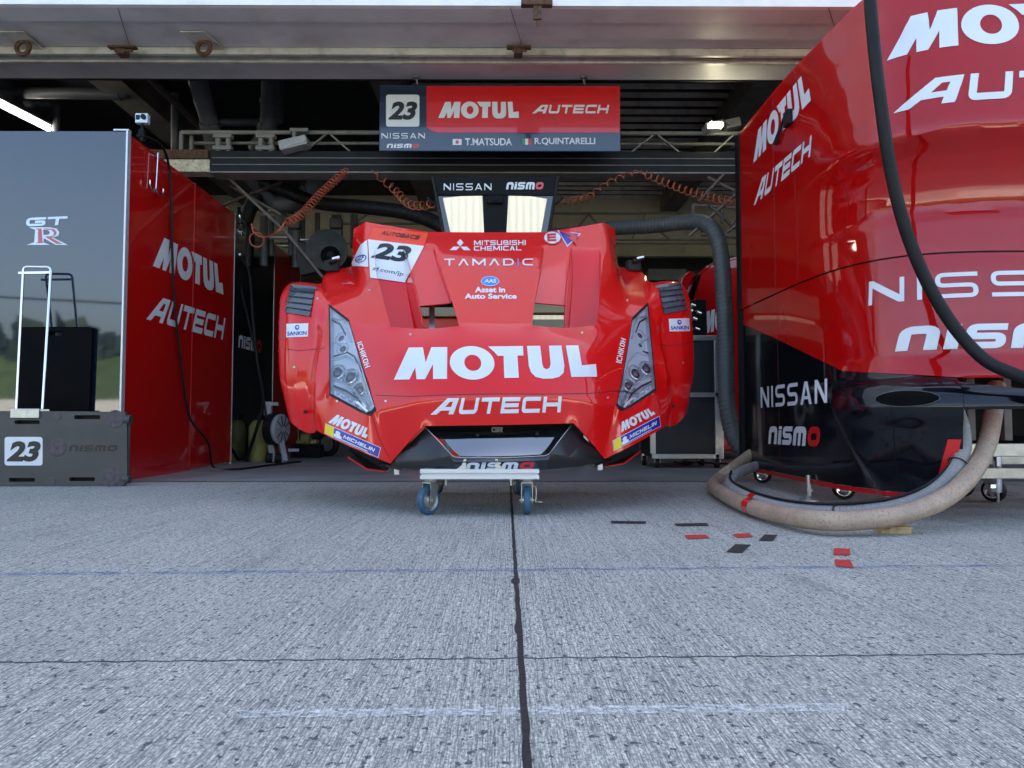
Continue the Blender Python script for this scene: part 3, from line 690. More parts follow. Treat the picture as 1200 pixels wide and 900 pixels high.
pipe('fat black hose sagging under the beam left of the lamp console', [(308, 214, 7.0), (340, 226, 6.9), (375, 238, 6.7), (430, 243, 6.4), (480, 250, 6.2), (520, 266, 6.0), (550, 290, 6.0)], .062, RUB, 'hose', 'hose', rib=(.03, .004))
pipe('black hose hanging in a curve beside the top corner of the red wall', [(318, 208, 7.1), (300, 232, 7.1), (288, 258, 7.1), (282, 300, 7.2), (284, 330, 7.3)], .07, RUB, 'hose', 'hose')
duct = pipe('thick grey flexible duct bending down to the floor at the right of the bay', [(600, 276, 6.4), (660, 275, 6.1), (712, 268, 5.9), (760, 265, 5.7), (800, 261, 5.5), (824, 261, 5.35), (838, 274, 5.25), (845, 300, 5.2), (849, 360, 5.15), (851, 420, 5.1), (852, 470, 5.0), (858, 505, 4.95), (868, 524, 4.9), (884, 535, 4.85), (902, 541, 4.85)], .058, HOSEG, 'flexible_duct', 'duct', n=18, rib=(.03, .004))
for pts, turns, R_, lb in (
    ([(408, 198, 5.9), (375, 228, 5.75), (352, 253, 5.6), (333, 262, 5.5)], 24, .030, 'orange coiled air hose slanting down left from the beam, the tightest coil'),
    ([(436, 199, 6.0), (462, 222, 5.9), (482, 240, 5.6), (512, 239, 5.32)], 12, .030, 'orange coiled air hose going down right to the left side of the lamp console'),
    ([(752, 200, 5.9), (715, 214, 5.8), (690, 231, 5.7), (657, 237, 5.4)], 12, .026, 'orange coiled air hose going up right from the right side of the lamp console'),
    ([(752, 202, 5.6), (800, 222, 5.4), (840, 233, 5.2), (872, 236, 5.0)], 18, .028, 'orange coiled air hose stretching to the right towards the dark edge of the red fairing')):
    m = coil([P(*p) for p in pts], R_, .0048, turns); solo('coiled_air_hose', m, ORH, lb, 'air hose', smooth=60, group='orange coiled air hoses')
m = MB(); m.tube(catmull([P(333, 262, 5.5), P(325, 272, 5.5), P(310, 278, 5.6), P(298, 273, 5.6), P(295, 262, 5.6)], 6), .007, 6); m.torus(P(301, 281, 5.6), (0, 1, .2), .055, .005, 20, 6)
solo('air_hose_tail', m, ORH, 'straight orange end of the air hose looping towards the red wall', 'air hose', smooth=60)
# brown lattice hanging bars
def lattice(label, segs, w, mat, cat='frame', name='steel_lattice'):
    t = thing(name, label, cat, P(*segs[0][0]))
    for a, b in segs:
        m = MB(); m.bar(P(*a), P(*b), w, w*.7); part('bar', m, mat, t)
    return t
lattice('brown steel angle frame slanting down under the beam at the left', [((262, 203, 6.2), (333, 270, 6.2)), ((333, 270, 6.2), (378, 325, 6.3)), ((262, 240, 6.6), (330, 214, 6.6)), ((270, 218, 6.5), (330, 252, 6.5))], .03, BROWN)
lattice('brown lattice bracket under the beam carrying the bend of the grey duct', [((808, 276, 5.4), (880, 212, 5.2)), ((818, 236, 5.4), (848, 204, 5.4)), ((812, 240, 5.45), (812, 272, 5.45)), ((846, 236, 5.3), (846, 262, 5.3)), ((812, 240, 5.5), (872, 244, 5.2)), ((830, 208, 5.5), (880, 232, 5.2)), ((830, 240, 5.3), (862, 268, 5.3)), ((852, 272, 5.3), (882, 250, 5.2)), ((822, 276, 5.5), (880, 280, 5.3)), ((846, 240, 5.4), (822, 272, 5.4)), ((860, 262, 5.3), (880, 240, 5.3))], .022, BROWN)
lattice('thin light truss crossing the beige rear wall behind the lamp console', [((640, 250, 9), (800, 250, 9)), ((640, 281, 9), (842, 281, 9)), ((665, 281, 9), (690, 251, 9)), ((690, 251, 9), (716, 281, 9)), ((740, 281, 9), (756, 251, 9)), ((772, 270, 8.9), (786, 281, 8.9)), ((400, 262, 9), (560, 262, 9)), ((415, 262, 9), (440, 245, 9)), ((540, 262, 9), (520, 245, 9))], .03, GREYP)
# cluster of regulators and pipes at left
t = thing('pipe_manifold', 'cluster of grey valves, pipes and clamps under the ceiling left of the orange hose', 'pipework', P(350, 300, 7.4))
for x, y0, y1, Y, r in ((309, 254, 312, 7.3, .04), (318, 256, 300, 7.4, .028), (341, 246, 300, 7.3, .03), (347, 258, 314, 7.2, .04), (355, 250, 290, 7.3, .022), (391, 252, 280, 7.2, .025), (397, 252, 280, 7.2, .025), (415, 252, 290, 7.4, .04)):
    m = MB(); m.cyl(P(x, y0, Y), P(x, y1, Y), r, 12); part('upright_pipe', m, PIPEG, t, smooth=50)
for x0, x1, y, Y, r in ((314, 340, 247, 7.25, .018), (318, 352, 252, 7.2, .016), (316, 345, 278, 7.2, .02), (352, 384, 281, 7.1, .016), (330, 372, 288, 7.3, .02)):
    m = MB(); m.cyl(P(x0, y, Y), P(x1, y, Y), r, 10); part('cross_pipe', m, STL, t, smooth=50)
for x, y in ((355, 296), (394, 262), (345, 262), (394, 275), (330, 258)):
    m = MB(); c = P(x, y, 7.1); m.box(c+Vector((-.06, -.04, -.05)), c+Vector((.06, .04, .05)), .012); part('valve_block', m, PIPEG, t)
t = thing('hose_drum', 'dark grey hose drum hanging under the ceiling behind the left corner of the red body', 'hose drum', P(388, 320, 6.9))
c = P(384, 296, 6.9); m = MB(); m.lathe(c, (.2, -1, 0), [(.0, .0), (.08, .0), (.17, .03), (.19, .06), (.19, .12), (.0, .14)], 28); part('drum', m, MACH, t, smooth=40)
m = MB(); m.lathe(c+Vector((.06, -.14, -.06)), (.2, -1, 0), [(.07, -.02), (.09, 0), (.05, .03), (.03, .05), (0, .05)], 20); part('hub', m, RUB2, t, smooth=40)
m = MB(); m.bar(P(372, 278, 7), P(372, 250, 7), .04); part('hanger', m, MACH, t)
m = MB(); m.slab([P(345, 285, 6.95), P(368, 283, 6.95), P(372, 318, 6.95), P(352, 322, 6.95)], (0, .1, 0)); part('hanger', m, MACH, t)
# ================================================================== LEFT SIDE: panels
XW = G(147.5, 564, 0).x; YP = 4.78
zt_ = P(150, 154, YP).z
mp = thing('mirror_panel', 'tall dark mirror-like cabinet front with a chrome and red badge', 'panel', (XW-1, YP, 0))
xe = P(148, 300, YP).x
m = MB(); m.box((XW-2.6, YP, .03), (xe, YP+.02, zt_)); part('glossy_front', m, MIR, mp)
m = MB(); m.box((xe+.001, YP-.02, .02), (XW+.004, YP+.025, zt_+.005), .004); m.box((xe-.10, YP-.012, zt_+.001), (xe, YP+.03, zt_+.012), .002); part('edge_post', m, ALUW, mp)
SILV = pm('silver_badge', (.55, .62, .68), .3, metal=.4, var=.1); RBAD = pm('badge_red', (.55, .10, .13), .3, var=.1)
GT = word('GT', 1.55, .27, .3, .12)
decal('badge_letters', tess(GT), qY([(30.5, 265.5), (78, 263.5), (80, 253.5), (31.5, 255.5)], YP), SILV, mp, off=.003)
Rg = [([(0, 0), (.26, .14), (.30, .86), (.04, 1), (.92, 1), (1.18, .92), (1.25, .72), (1.18, .52), (.95, .42), (1.42, 0), (1.0, 0), (.62, .38), (.58, .14), (.80, 0)], [[(.62, .56), (.62, .86), (.82, .84), (.88, .7), (.80, .58)][::-1]])]
decal('badge_letters', tess(Rg), qY([(31.5, 287), (79.5, 287), (73, 266.5), (33, 266.5)], YP), SILV, mp, off=.002)
Ri = [([(.30, .1), (.40, .16), (.42, .86), (.30, .93), (.56, .93), (.56, .1)], []), ([(.66, .93), (.9, .93), (1.08, .88), (1.15, .72), (1.08, .56), (.86, .48), (.66, .48), (1.04, .06), (1.24, .06), (.90, .40), (.99, .50), (1.04, .7), (.95, .86), (.66, .88)], [])]
decal('badge_fill', tess(Ri), qY([(31.5, 287), (79.5, 287), (73, 266.5), (33, 266.5)], YP), RBAD, mp, box=(0, 0, 1.42, 1), off=.0035)
# red side wall, receding into the bay: four panels
def wallY(px, py=540): return PX(px, py, XW).y
ys = [YP+.03, wallY(222), wallY(270.5), wallY(318), wallY(349)]
def wq(p): # picture points on the wall plane
    return qmap([PX(x, y, XW) for x, y in p])
lbs = ['glossy red side panel nearest the mirror panel, chrome hooks and a black cable over it', 'second glossy red side panel from the front, ending at the open corner', 'black glossy side panel lettered in white and red, deep in the bay', 'dark red side panel deepest in the bay, behind the reel stand']
wall = []
for i in range(4):
    t = thing('side_panel', lbs[i], 'panel', (XW, (ys[i]+ys[i+1])/2, 0), 'side panels along the left of the bay')
    m = MB(); m.box((XW-.03, ys[i]+.004, .02), (XW, ys[i+1]-.004, zt_-.004), .002); part('sheet', m, BLK if i == 2 else WALLRED, t)
    m = MB(); m.box((XW-.034, ys[i+1]-.004, .0), (XW+.003, ys[i+1]+.004, zt_)); m.box((XW-.04, ys[i], .0), (XW-.002, ys[i+1], .02)); part('trim', m, REDV if i == 0 else ALU, t)
    wall.append(t)
# a lettered wrap runs over both red panels
def split_decal(polys, p4):
    V, F = tess(polys); bx = bounds(V); f = qmap([PX(x, y, XW) for x, y in p4])
    for i, sgn in ((0, 1), (1, -1)):
        o = decal('lettering', (V, F), f, WHT2, wall[i], box=bx, off=.0025)
        b = bmesh.new(); b.from_mesh(o.data); y = ys[1]-wall[i].location.y-sgn*.003
        bmesh.ops.bisect_plane(b, geom=b.verts[:]+b.edges[:]+b.faces[:], plane_co=(0, y, 0), plane_no=(0, sgn, 0), clear_outer=True)
        b.to_mesh(o.data); b.free()
split_decal(MOTUL, [(178.5, 313), (261.5, 346.5), (259, 311), (184.5, 274)])
split_decal(AUTECH, [(171, 374), (262, 398.5), (264, 373), (178, 345)])
c = [PX(x, y, XW) for x, y in [(279, 407), (306, 414), (306, 399), (279, 392)]]
nismo(qmap(c), wall[2], WHT, REDV, off=.0025)
decal('lettering', tess([A_SP[0]]), wq([(325, 412), (341, 416), (341, 402), (327, 397)]), WHT2, wall[3], off=.0025)
# hooks on the wall top
hk = thing('wall_hook', 'thin chrome double hook hanging on the red side panel', 'hook', PX(184, 230, XW+.03))
m = MB(); a = PX(185, 182, XW+.03); b = PX(183, 216, XW+.03)
m.tube(catmull([a+Vector((-.03, .02, 0)), a+Vector((0, .01, .01)), a, b, b+Vector((.0, -.012, -.045)), b+Vector((.0, -.05, -.058)), b+Vector((0, -.085, -.035)), b+Vector((0, -.09, -.0))], 6), .006, 8)
part('rod', m, CHR, hk, smooth=60)
m = MB(); m.tube(catmull([b+Vector((0, 0, -.01)), b+Vector((0, .012, -.045)), b+Vector((0, .06, -.058)), b+Vector((0, .10, -.035)), b+Vector((0, .105, 0))], 6), .006, 8); part('second_prong', m, CHR, hk, smooth=60)
YC2 = PX(276, 300, XW).y
def cableon(pts, r, mat, label, name='cable', n=8):
    m = MB(); m.tube(catmull([Vector(p) for p in pts], 8), r, n); return solo(name, m, mat, label, 'cable', smooth=60)
W = lambda px, py, o=.03: PX(px, py, XW+o)
cableon([W(168, 160), W(178, 163, .05), W(190, 172, .06), W(198, 195), W(201, 240), W(202, 300), W(205, 360), W(213, 430), W(222, 488), (W(236, 530).x+.05, W(236, 530).y, .22), G(250, 547, .012), G(275, 550, .012), G(310, 546, .012), G(352, 541, .012)], .0095, RUB, 'black cable hanging down the red side panel and trailing on the floor')
Y5 = 6.9
cableon([P(280, 243, Y5), P(281, 275, Y5), P(282, 300, Y5), P(292, 320, Y5), P(296, 370, Y5), P(301, 420, Y5), P(308, 470, Y5), P(300, 505, Y5), P(288, 540, 7.0)], .016, RUB, 'black cable loop hanging in front of the black side panel')
cableon([P(281, 270, Y5), P(278, 300, Y5), P(283, 340, Y5), P(292, 380, Y5), P(305, 440, Y5), P(312, 490, 6.8)], .010, RUB, 'thinner black cable hanging beside the thick loop at the black side panel')
m = MB()
for x, y0, y1 in ((281, 252, 272), (279, 280, 300), (284, 268, 276)): m.tube(catmull([P(x, y0, 6.85), P(x+1.5, (y0+y1)/2, 6.85), P(x-1, y1-2, 6.85), P(x+1.5, y1, 6.85), P(x+3.5, y1-3, 6.85)], 5), .007, 6)
solo('chrome_hooks', m, CHR, 'chrome hooks at the far top corner of the red wall', 'hook', smooth=60)
# action camera on the corner
gp = thing('action_camera', 'small silver action camera in a clear case on the top corner of the red wall', 'camera', P(166, 166, 4.8))
c = P(167, 139.5, 4.8); m = MB(); m.box(c+Vector((-.040, -.02, -.033)), c+Vector((.042, .022, .033)), .006); part('case', m, SILV, gp)
m = MB(); m.lathe(c+Vector((.017, -.02, .006)), (0, -1, 0), [(.017, 0), (.017, .012), (.013, .014), (0, .010)], 18); m.box(c+Vector((-.033, -.0235, -.012)), c+Vector((-.008, -.0205, .020)), .001); part('lens', m, RUB, gp)
m = MB(); m.cyl(c+Vector((0, 0, -.033)), c+Vector((0, 0, -.075)), .008, 10); m.box(c+Vector((-.02, -.015, -.11)), c+Vector((.018, .02, -.07)), .005); m.cyl(c+Vector((-.03, 0, -.115)), c+Vector((.02, 0, -.115)), .016, 12); m.box(c+Vector((-.01, -.012, -.15)), c+Vector((.015, .015, -.10)), .003); part('mount', m, RUB2, gp)
# ------------------------------------------------------------------ numbered board with slots
YQ = G(60, 570, 0).y
bd = thing('numbered_board', 'grey slotted board numbered 23 standing on edge before the mirror panel', 'board', (P(60, 500, YQ).x, YQ, 0))
def pl(px, py): p = P(px, py, YQ); return (p.x, p.z)
outer = [pl(-22, 569.5), pl(144, 569.5), pl(149, 562), pl(148.5, 490), pl(146, 482.5), pl(-22, 481.5)]
holes = []
for x0, y0, x1, y1 in ((17, 492.5, 46.5, 497), (87, 486.5, 117.5, 491.3), (10.5, 560, 41, 564.7), (81, 559.3, 111.5, 564)):
    p = [pl(x0, y1), pl(x1, y1), pl(x1, y0), pl(x0, y0)]
    holes.append([tuple(q) for q in fillet(p, .008, True, 3)][::-1])
def prism(outer, holes, y0, y1):
    V, F = tess([(outer, holes)]); bm = bmesh.new()
    for y in (y0, y1):
        vs = [bm.verts.new((v[0], y, v[1])) for v in V]
        for f in F:
            try: bm.faces.new([vs[i] for i in f])
            except ValueError: pass
    def wall(l):
        a = [bm.verts.new((x, y0, z)) for x, z in l]; b = [bm.verts.new((x, y1, z)) for x, z in l]; n = len(l)
        for i in range(n): bm.faces.new([a[i], a[(i+1) % n], b[(i+1) % n], b[i]])
    wall(outer); [wall(h) for h in holes]
    bmesh.ops.remove_doubles(bm, verts=bm.verts[:], dist=1e-5); bmesh.ops.recalc_face_normals(bm, faces=bm.faces[:]); return bm
part('board', prism(outer, holes, YQ, YQ+.03), PLATE, bd)
m = MB(); a = pl(-22, 569); b = pl(146, 482.6); m.box((a[0], YQ+.031, .01), (b[0]-.02, YQ+.045, b[1]-.012)); part('backing', m, RUB2, bd)
for x, y, r in ((67, 524.5, 10), (135, 491, 10), (130, 559, 10.5), (67, 487, 4.8), (60.5, 564, 4.8)):
    c = P(x, y, YQ); k = YQ/FPX; m = MB(); m.lathe((c.x, YQ+.001, c.z), (0, -1, 0), [(r*k*1.06, 0), (r*k*1.06, .002), (r*k, .004), (r*k*.9, .004), (0, .0045)], 28); part('round_pad', m, PUCK, bd, smooth=30)
decal('number_card', rrect(.10, 1.15), qY(R4(5.5, 512, 50, 545.5), YQ), WHT, bd, off=.001)
decal('lettering', btext('23', .05, .25, 1.1), qY(R4(8, 517, 48, 541), YQ), BLKV, bd, off=.0025)
V, F = tess(NISM+NISO); decal('lettering', (V, F), qY(R4(80.5, 521.5, 138, 529), YQ), BLKV, bd)
m = MB(); c = pl(148, 492); m.cyl((c[0]-.02, YQ+.02, c[1]), (c[0]+.02, YQ+.02, c[1]), .03, 14); c = pl(148, 562); m.cyl((c[0]-.03, YQ+.02, c[1]), (c[0]+.012, YQ+.02, c[1]), .025, 14); m.box((c[0]-.01, YQ+.015, .02), (c[0]+.006, YQ+.025, .4)); part('edge_fitting', m, PLATE, bd)
m = MB(); a = P(12, 488, YQ-.01); b = P(46, 480, YQ-.01); m.box((a.x, YQ-.012, a.z-.01), (b.x, YQ+.035, b.z+.006), .003); c = P(58, 480.5, YQ); m.box((b.x, YQ-.004, c.z-.006), (c.x, YQ+.002, c.z+.004)); part('clamp', m, STL, bd)
# trolley handles
def handle(label, feet, top, bary, lean, r, mat, bars, Y):
    t = thing('handle_frame', label, 'handle', P(feet[0], 480, Y))
    (xl, yl), (xr, yr) = top; A = P(feet[0], 486, Y); B = P(feet[1], 486, Y); C = P(xl, yl, Y+lean); D = P(xr, yr, Y+lean)
    rc = .022
    m = MB(); up = (C-A).normalized(); up2 = (D-B).normalized(); h = (D-C).normalized()
    path = [A, C-up*rc, C-up*rc*.3+h*rc*.3, C+h*rc, D-h*rc, D-up2*rc*.3-h*rc*.3, D-up2*rc, B]; m.tube(path, r, 10); part('tube', m, mat, t, smooth=60)
    m = MB(); m.bar(P(bars[0], bary, Y+lean), P(bars[1], bary-.5, Y+lean), .018, .012); part('crossbar', m, mat, t)
    return t
handle('chrome tube handle standing behind the numbered board', (19, 49.5), ((27.5, 312.5), (60, 313)), 320, .12, .0085, CHR, (22.5, 60.5), YQ+.04)
#handle('black tube handle standing behind the numbered board, lower than the chrome one', (79.5, 109.5), ((79, 330.5), (111, 331.5)), 340.5, .10, .0085, RUB2, (79, 113), YQ+.06)
# thin black slab added in place of a dark reflection in the panel
cs = thing('reflection_slab', 'near-black flat slab with a slot, added as a dark reflection before the mirror panel', 'case', (P(64, 500, 4.6).x, 4.6, 0))
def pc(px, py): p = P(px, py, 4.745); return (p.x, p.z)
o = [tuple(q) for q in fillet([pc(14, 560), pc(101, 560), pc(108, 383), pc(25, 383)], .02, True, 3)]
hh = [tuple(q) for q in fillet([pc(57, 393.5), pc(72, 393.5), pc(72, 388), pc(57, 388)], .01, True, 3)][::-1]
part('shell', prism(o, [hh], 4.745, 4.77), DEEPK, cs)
m = MB(); c = P(64.5, 391, 4.59); m.box((c.x-.045, 4.755, c.z-.02), (c.x+.045, 4.765, c.z+.02)); part('reflected_grip', m, REEL, cs)
# ------------------------------------------------------------------ reel stand on the floor at the wall end
rs = thing('reel_stand', 'pale grey and black reel on a wheeled stand at the end of the red wall', 'reel', G(320, 543, 0))
Yr = G(320, 543, 0).y
c = P(326, 503, Yr); m = MB(); m.lathe(c, (.96, -.28, 0), [(.0, .0), (.10, .0), (.138, .01), (.142, .03), (.125, .045), (.0, .05)], 30); part('disc', m, REEL, rs, smooth=35)
m = MB()
for k in range(10):
    a = math.pi*k/10*2; u = Vector((.28, .96, 0)); d = Vector((u.x*math.cos(a), u.y*math.cos(a), math.sin(a))); o_ = c+Vector((.96, -.28, 0))*.057; m.bar(o_+d*.03, o_+d*.125, .006, .003)
part('disc_rib', m, RUB2, rs)
m = MB(); m.lathe(c, (-.96, .28, 0), [(.135, -.01), (.15, .0), (.15, .07), (.08, .09), (0, .09)], 30); part('drum', m, RUB, rs, smooth=35)
m = MB(); a = P(315, 477, Yr); m.box(a+Vector((-.04, -.03, -.08)), a+Vector((.03, .03, .05)), .012); m.box(a+Vector((.02, -.02, .01)), a+Vector((.09, .02, .045)), .008); m.bar(P(316, 512, Yr), P(321, 541, Yr), .05, .04); m.bar(P(329, 517, Yr), P(334, 541, Yr-.1), .045, .04); part('frame', m, REEL, rs)
for x, Y in ((316.5, Yr), (329, Yr-.05)):
    p = G(x, 543, 0); 
    m = MB(); m.cyl((p.x-.03, Y, .05), (p.x+.03, Y, .05), .05, 18); part('wheel', m, RUB, rs, smooth=40)
# pieces lying deep under the red body at left
t = thing('clutter_box', 'small dark toolbox with a yellow lid seen below the left red fender', 'toolbox', G(357, 537, 0))
p = G(357, 537, 0); m = MB(); m.box(p+Vector((-.15, 0, 0)), p+Vector((.16, .2, .14)), .01); part('box', m, RUB2, t)
m = MB(); m.cyl(p+Vector((-.02, -.03, .2)), p+Vector((.06, -.03, .2)), .06, 16); m.box(p+Vector((-.10, 0, .145)), p+Vector((.12, .15, .19)), .02); part('lid', m, YELO, t)
m = MB(); m.box(p+Vector((-.17, -.005, .07)), p+Vector((-.06, -.001, .10))); part('label_plate', m, WHT2, t)
t = thing('hand_wheel', 'black wheel lying on the dark floor below the left red fender', 'wheel', G(385, 535, 0))
p = G(384, 535, 0); m = MB(); m.torus(p+Vector((0, 0, .14)), (.4, 1, 0), .11, .035, 24, 10); part('tyre', m, RUB, t, smooth=60)
m = MB(); m.lathe(p+Vector((0, -.02, .14)), (.4, 1, 0), [(0, 0), (.085, 0), (.085, .04), (0, .05)], 20); part('rim', m, STL, t, smooth=40)
t = thing('yellow_canister', 'dull yellow canister on the dark floor beside the black side panel', 'canister', G(302, 540, 0))
p = G(302, 541, 0); m = MB(); m.lathe(p, (0, 0, 1), [(0, 0), (.085, 0), (.09, .02), (.09, .33), (.06, .38), (.035, .40), (0, .40)], 20); part('body', m, YELO, t, smooth=40)
m = MB(); m.lathe(p, (0, 0, 1), [(.035, .40), (.035, .45), (0, .45)], 14); part('cap', m, RUB, t)
# ================================================================== things seen at the right inside
cb = thing('tool_cabinet', 'black cabinet with aluminium edges on casters behind the right red fender', 'cabinet', G(805, 546, 0))
Yc = 6.1; k = Yc/FPX
def bx(mb, x0, y0, x1, y1, ya, yb, bev=0): a = P(x0, y1, Yc); b = P(x1, y0, Yc); mb.box((a.x, ya, a.z), (b.x, yb, b.z), bev)
m = MB(); bx(m, 764, 397, 843, 536, Yc+.01, Yc+.5); part('body', m, pm('dark_cabinet_panel', (.014, .016, .021), .45, var=.1), cb)
for q in ((762, 393, 846, 399), (764, 460, 843, 465.5), (764, 532, 843, 537.5), (762, 399.2, 767, 531.8), (838.5, 399.2, 846, 537.5)):
    m = MB(); bx(m, *q, Yc-.01, Yc+.02, .003); part('edge_rail', m, ALU, cb)
for x in (770, 822, 840, 755):
    p = P(x, 545, Yc+.04+(.35 if x in (755, 822) else 0)); m = MB(); m.cyl((p.x-.015, p.y, .045), (p.x+.015, p.y, .045), .045, 16); wh = part('caster', m, RUB, cb, smooth=40)
    m = MB(); m.box((p.x-.024, p.y-.02, .045), (p.x-.018, p.y+.02, .1)); m.box((p.x+.018, p.y-.02, .045), (p.x+.024, p.y+.02, .1)); m.cyl((p.x, p.y, .09), (p.x, p.y, .105), .03, 14); part('fork', m, STL, wh)
m = MB(); m.tube(catmull([G(790, 541, .01), G(806, 544, .01), G(820, 540, .01), G(812, 537, .01), G(800, 541, .01), G(842, 543, .01), G(872, 545, .01)], 8), .008, 6); solo('cable', m, RUB, 'black cable coiled on the floor under the tool cabinet', 'cable', smooth=60)
Ym = 7.4
rp = thing('red_machine', 'red rounded machine with white letters beyond the tool cabinet', 'machine', (P(850, 500, Ym).x, Ym, 0))
m = MB(); m.slab([P(x, y, Ym) for x, y in ((824, 520), (812, 350), (818, 322), (832, 308), (880, 296), (900, 296), (900, 530), (826, 530))], (0, .8, 0)); bmesh.ops.bevel(m.bm, geom=m.bm.edges[:], offset=.03, segments=3, affect='EDGES'); part('cowl', m, WALLRED, rp, smooth=40)
decal('lettering', tess(MOTUL[:3]), qY([(823, 392), (856, 386), (856, 356), (824, 366)], Ym), MAT['white_film'], rp)
t = thing('red_helmet_stand', 'red and chrome rounded cover beside the louvred right fender, inside the bay', 'equipment', P(805, 395, 6.9))
m = MB(); m.slab([P(x, y, 6.9) for x, y in ((794, 340), (800, 322), (812, 315), (817, 322), (810, 338), (800, 352))], (0, .3, 0)); bmesh.ops.bevel(m.bm, geom=m.bm.edges[:], offset=.03, segments=3, affect='EDGES'); part('cover', m, WALLRED, t, smooth=50)
m = MB(); m.bar(P(818, 322, 6.9), P(808, 352, 6.9), .05); m.bar(P(806, 352, 6.95), P(808, 394, 6.95), .06); part('bracket', m, CHR, t)
m = MB(); m.box(P(800, 395, 7.1), P(822, 355, 7.3), .01); part('motor', m, RUB2, t)
m = MB()
for i, (x, y) in enumerate(((806, 362), (811, 372), (805, 380), (816, 365), (814, 384), (809, 356))): m.cyl(P(x, y, 6.88), P(x+5, y+2, 6.9), .018, 10)
part('fitting', m, CHR, t, smooth=50)
t = thing('parts_tray', 'shelf tray of small chrome parts below the beige lintel', 'tray', P(780, 325, 8.5))
m = MB(); m.box(P(760, 328, 8.5), P(795, 323, 8.9), .005); part('tray', m, GREYP, t)
m = MB()
for i in range(7): m.lathe(P(778+i*2.2, 323-2*(i % 2), 8.55), (0, 0, 1), [(0, 0), (.022, 0), (.022, .04), (0, .05)], 10)
part('fitting', m, CHR, t, smooth=40)
t = thing('wire_rack', 'small wire rack standing against the black lower corner of the fairing', 'rack', G(875, 560, 0))
Yw = 5.0
for x in (869, 883):
    m = MB(); m.cyl(P(x, 455, Yw), P(x, 548, Yw), .006, 8); part('upright', m, CHR, t)
for y in (455, 463, 474, 490, 505, 520):
    m = MB(); m.cyl(P(869, y, Yw), P(883, y, Yw), .005, 8); part('rung', m, CHR, t)
t = thing('work_bench', 'bench with a brightly lit strip light seen through the opening right of the hood centre', 'bench', (P(640, 500, 6.6).x, 6.6, 0))
m = MB(); m.box(P(560, 392, 6.6), P(690, 384, 7.2), .004); part('top', m, CREAM, t)
m = MB(); m.box(P(600, 381, 6.62), P(690, 370, 6.66), .004); part('strip_light', m, LAMP, t)
m = MB(); m.box(P(570, 366, 6.7), P(690, 340, 6.8), .004); part('back_panel', m, CREAM, t)
for x in (562, 686):
    m = MB(); p = P(x, 392, 6.65); m.box((p.x-.02, 6.63, 0), (p.x+.02, 6.67, p.z)); part('leg', m, ALU, t)
t = thing('red_parts_case', 'red case seen through the opening left of the hood centre', 'case', (P(510, 400, 6.4).x, 6.4, 0))
m = MB(); m.box((P(480, 400, 6.4).x, 6.4, 0), (P(540, 400, 6.4).x, 6.9, P(500, 373, 6.4).z), .02); part('body', m, ORV, t)
m = MB(); m.box(P(482, 370.5, 6.5), P(538, 366, 6.8), .004); part('lid', m, CREAM, t)
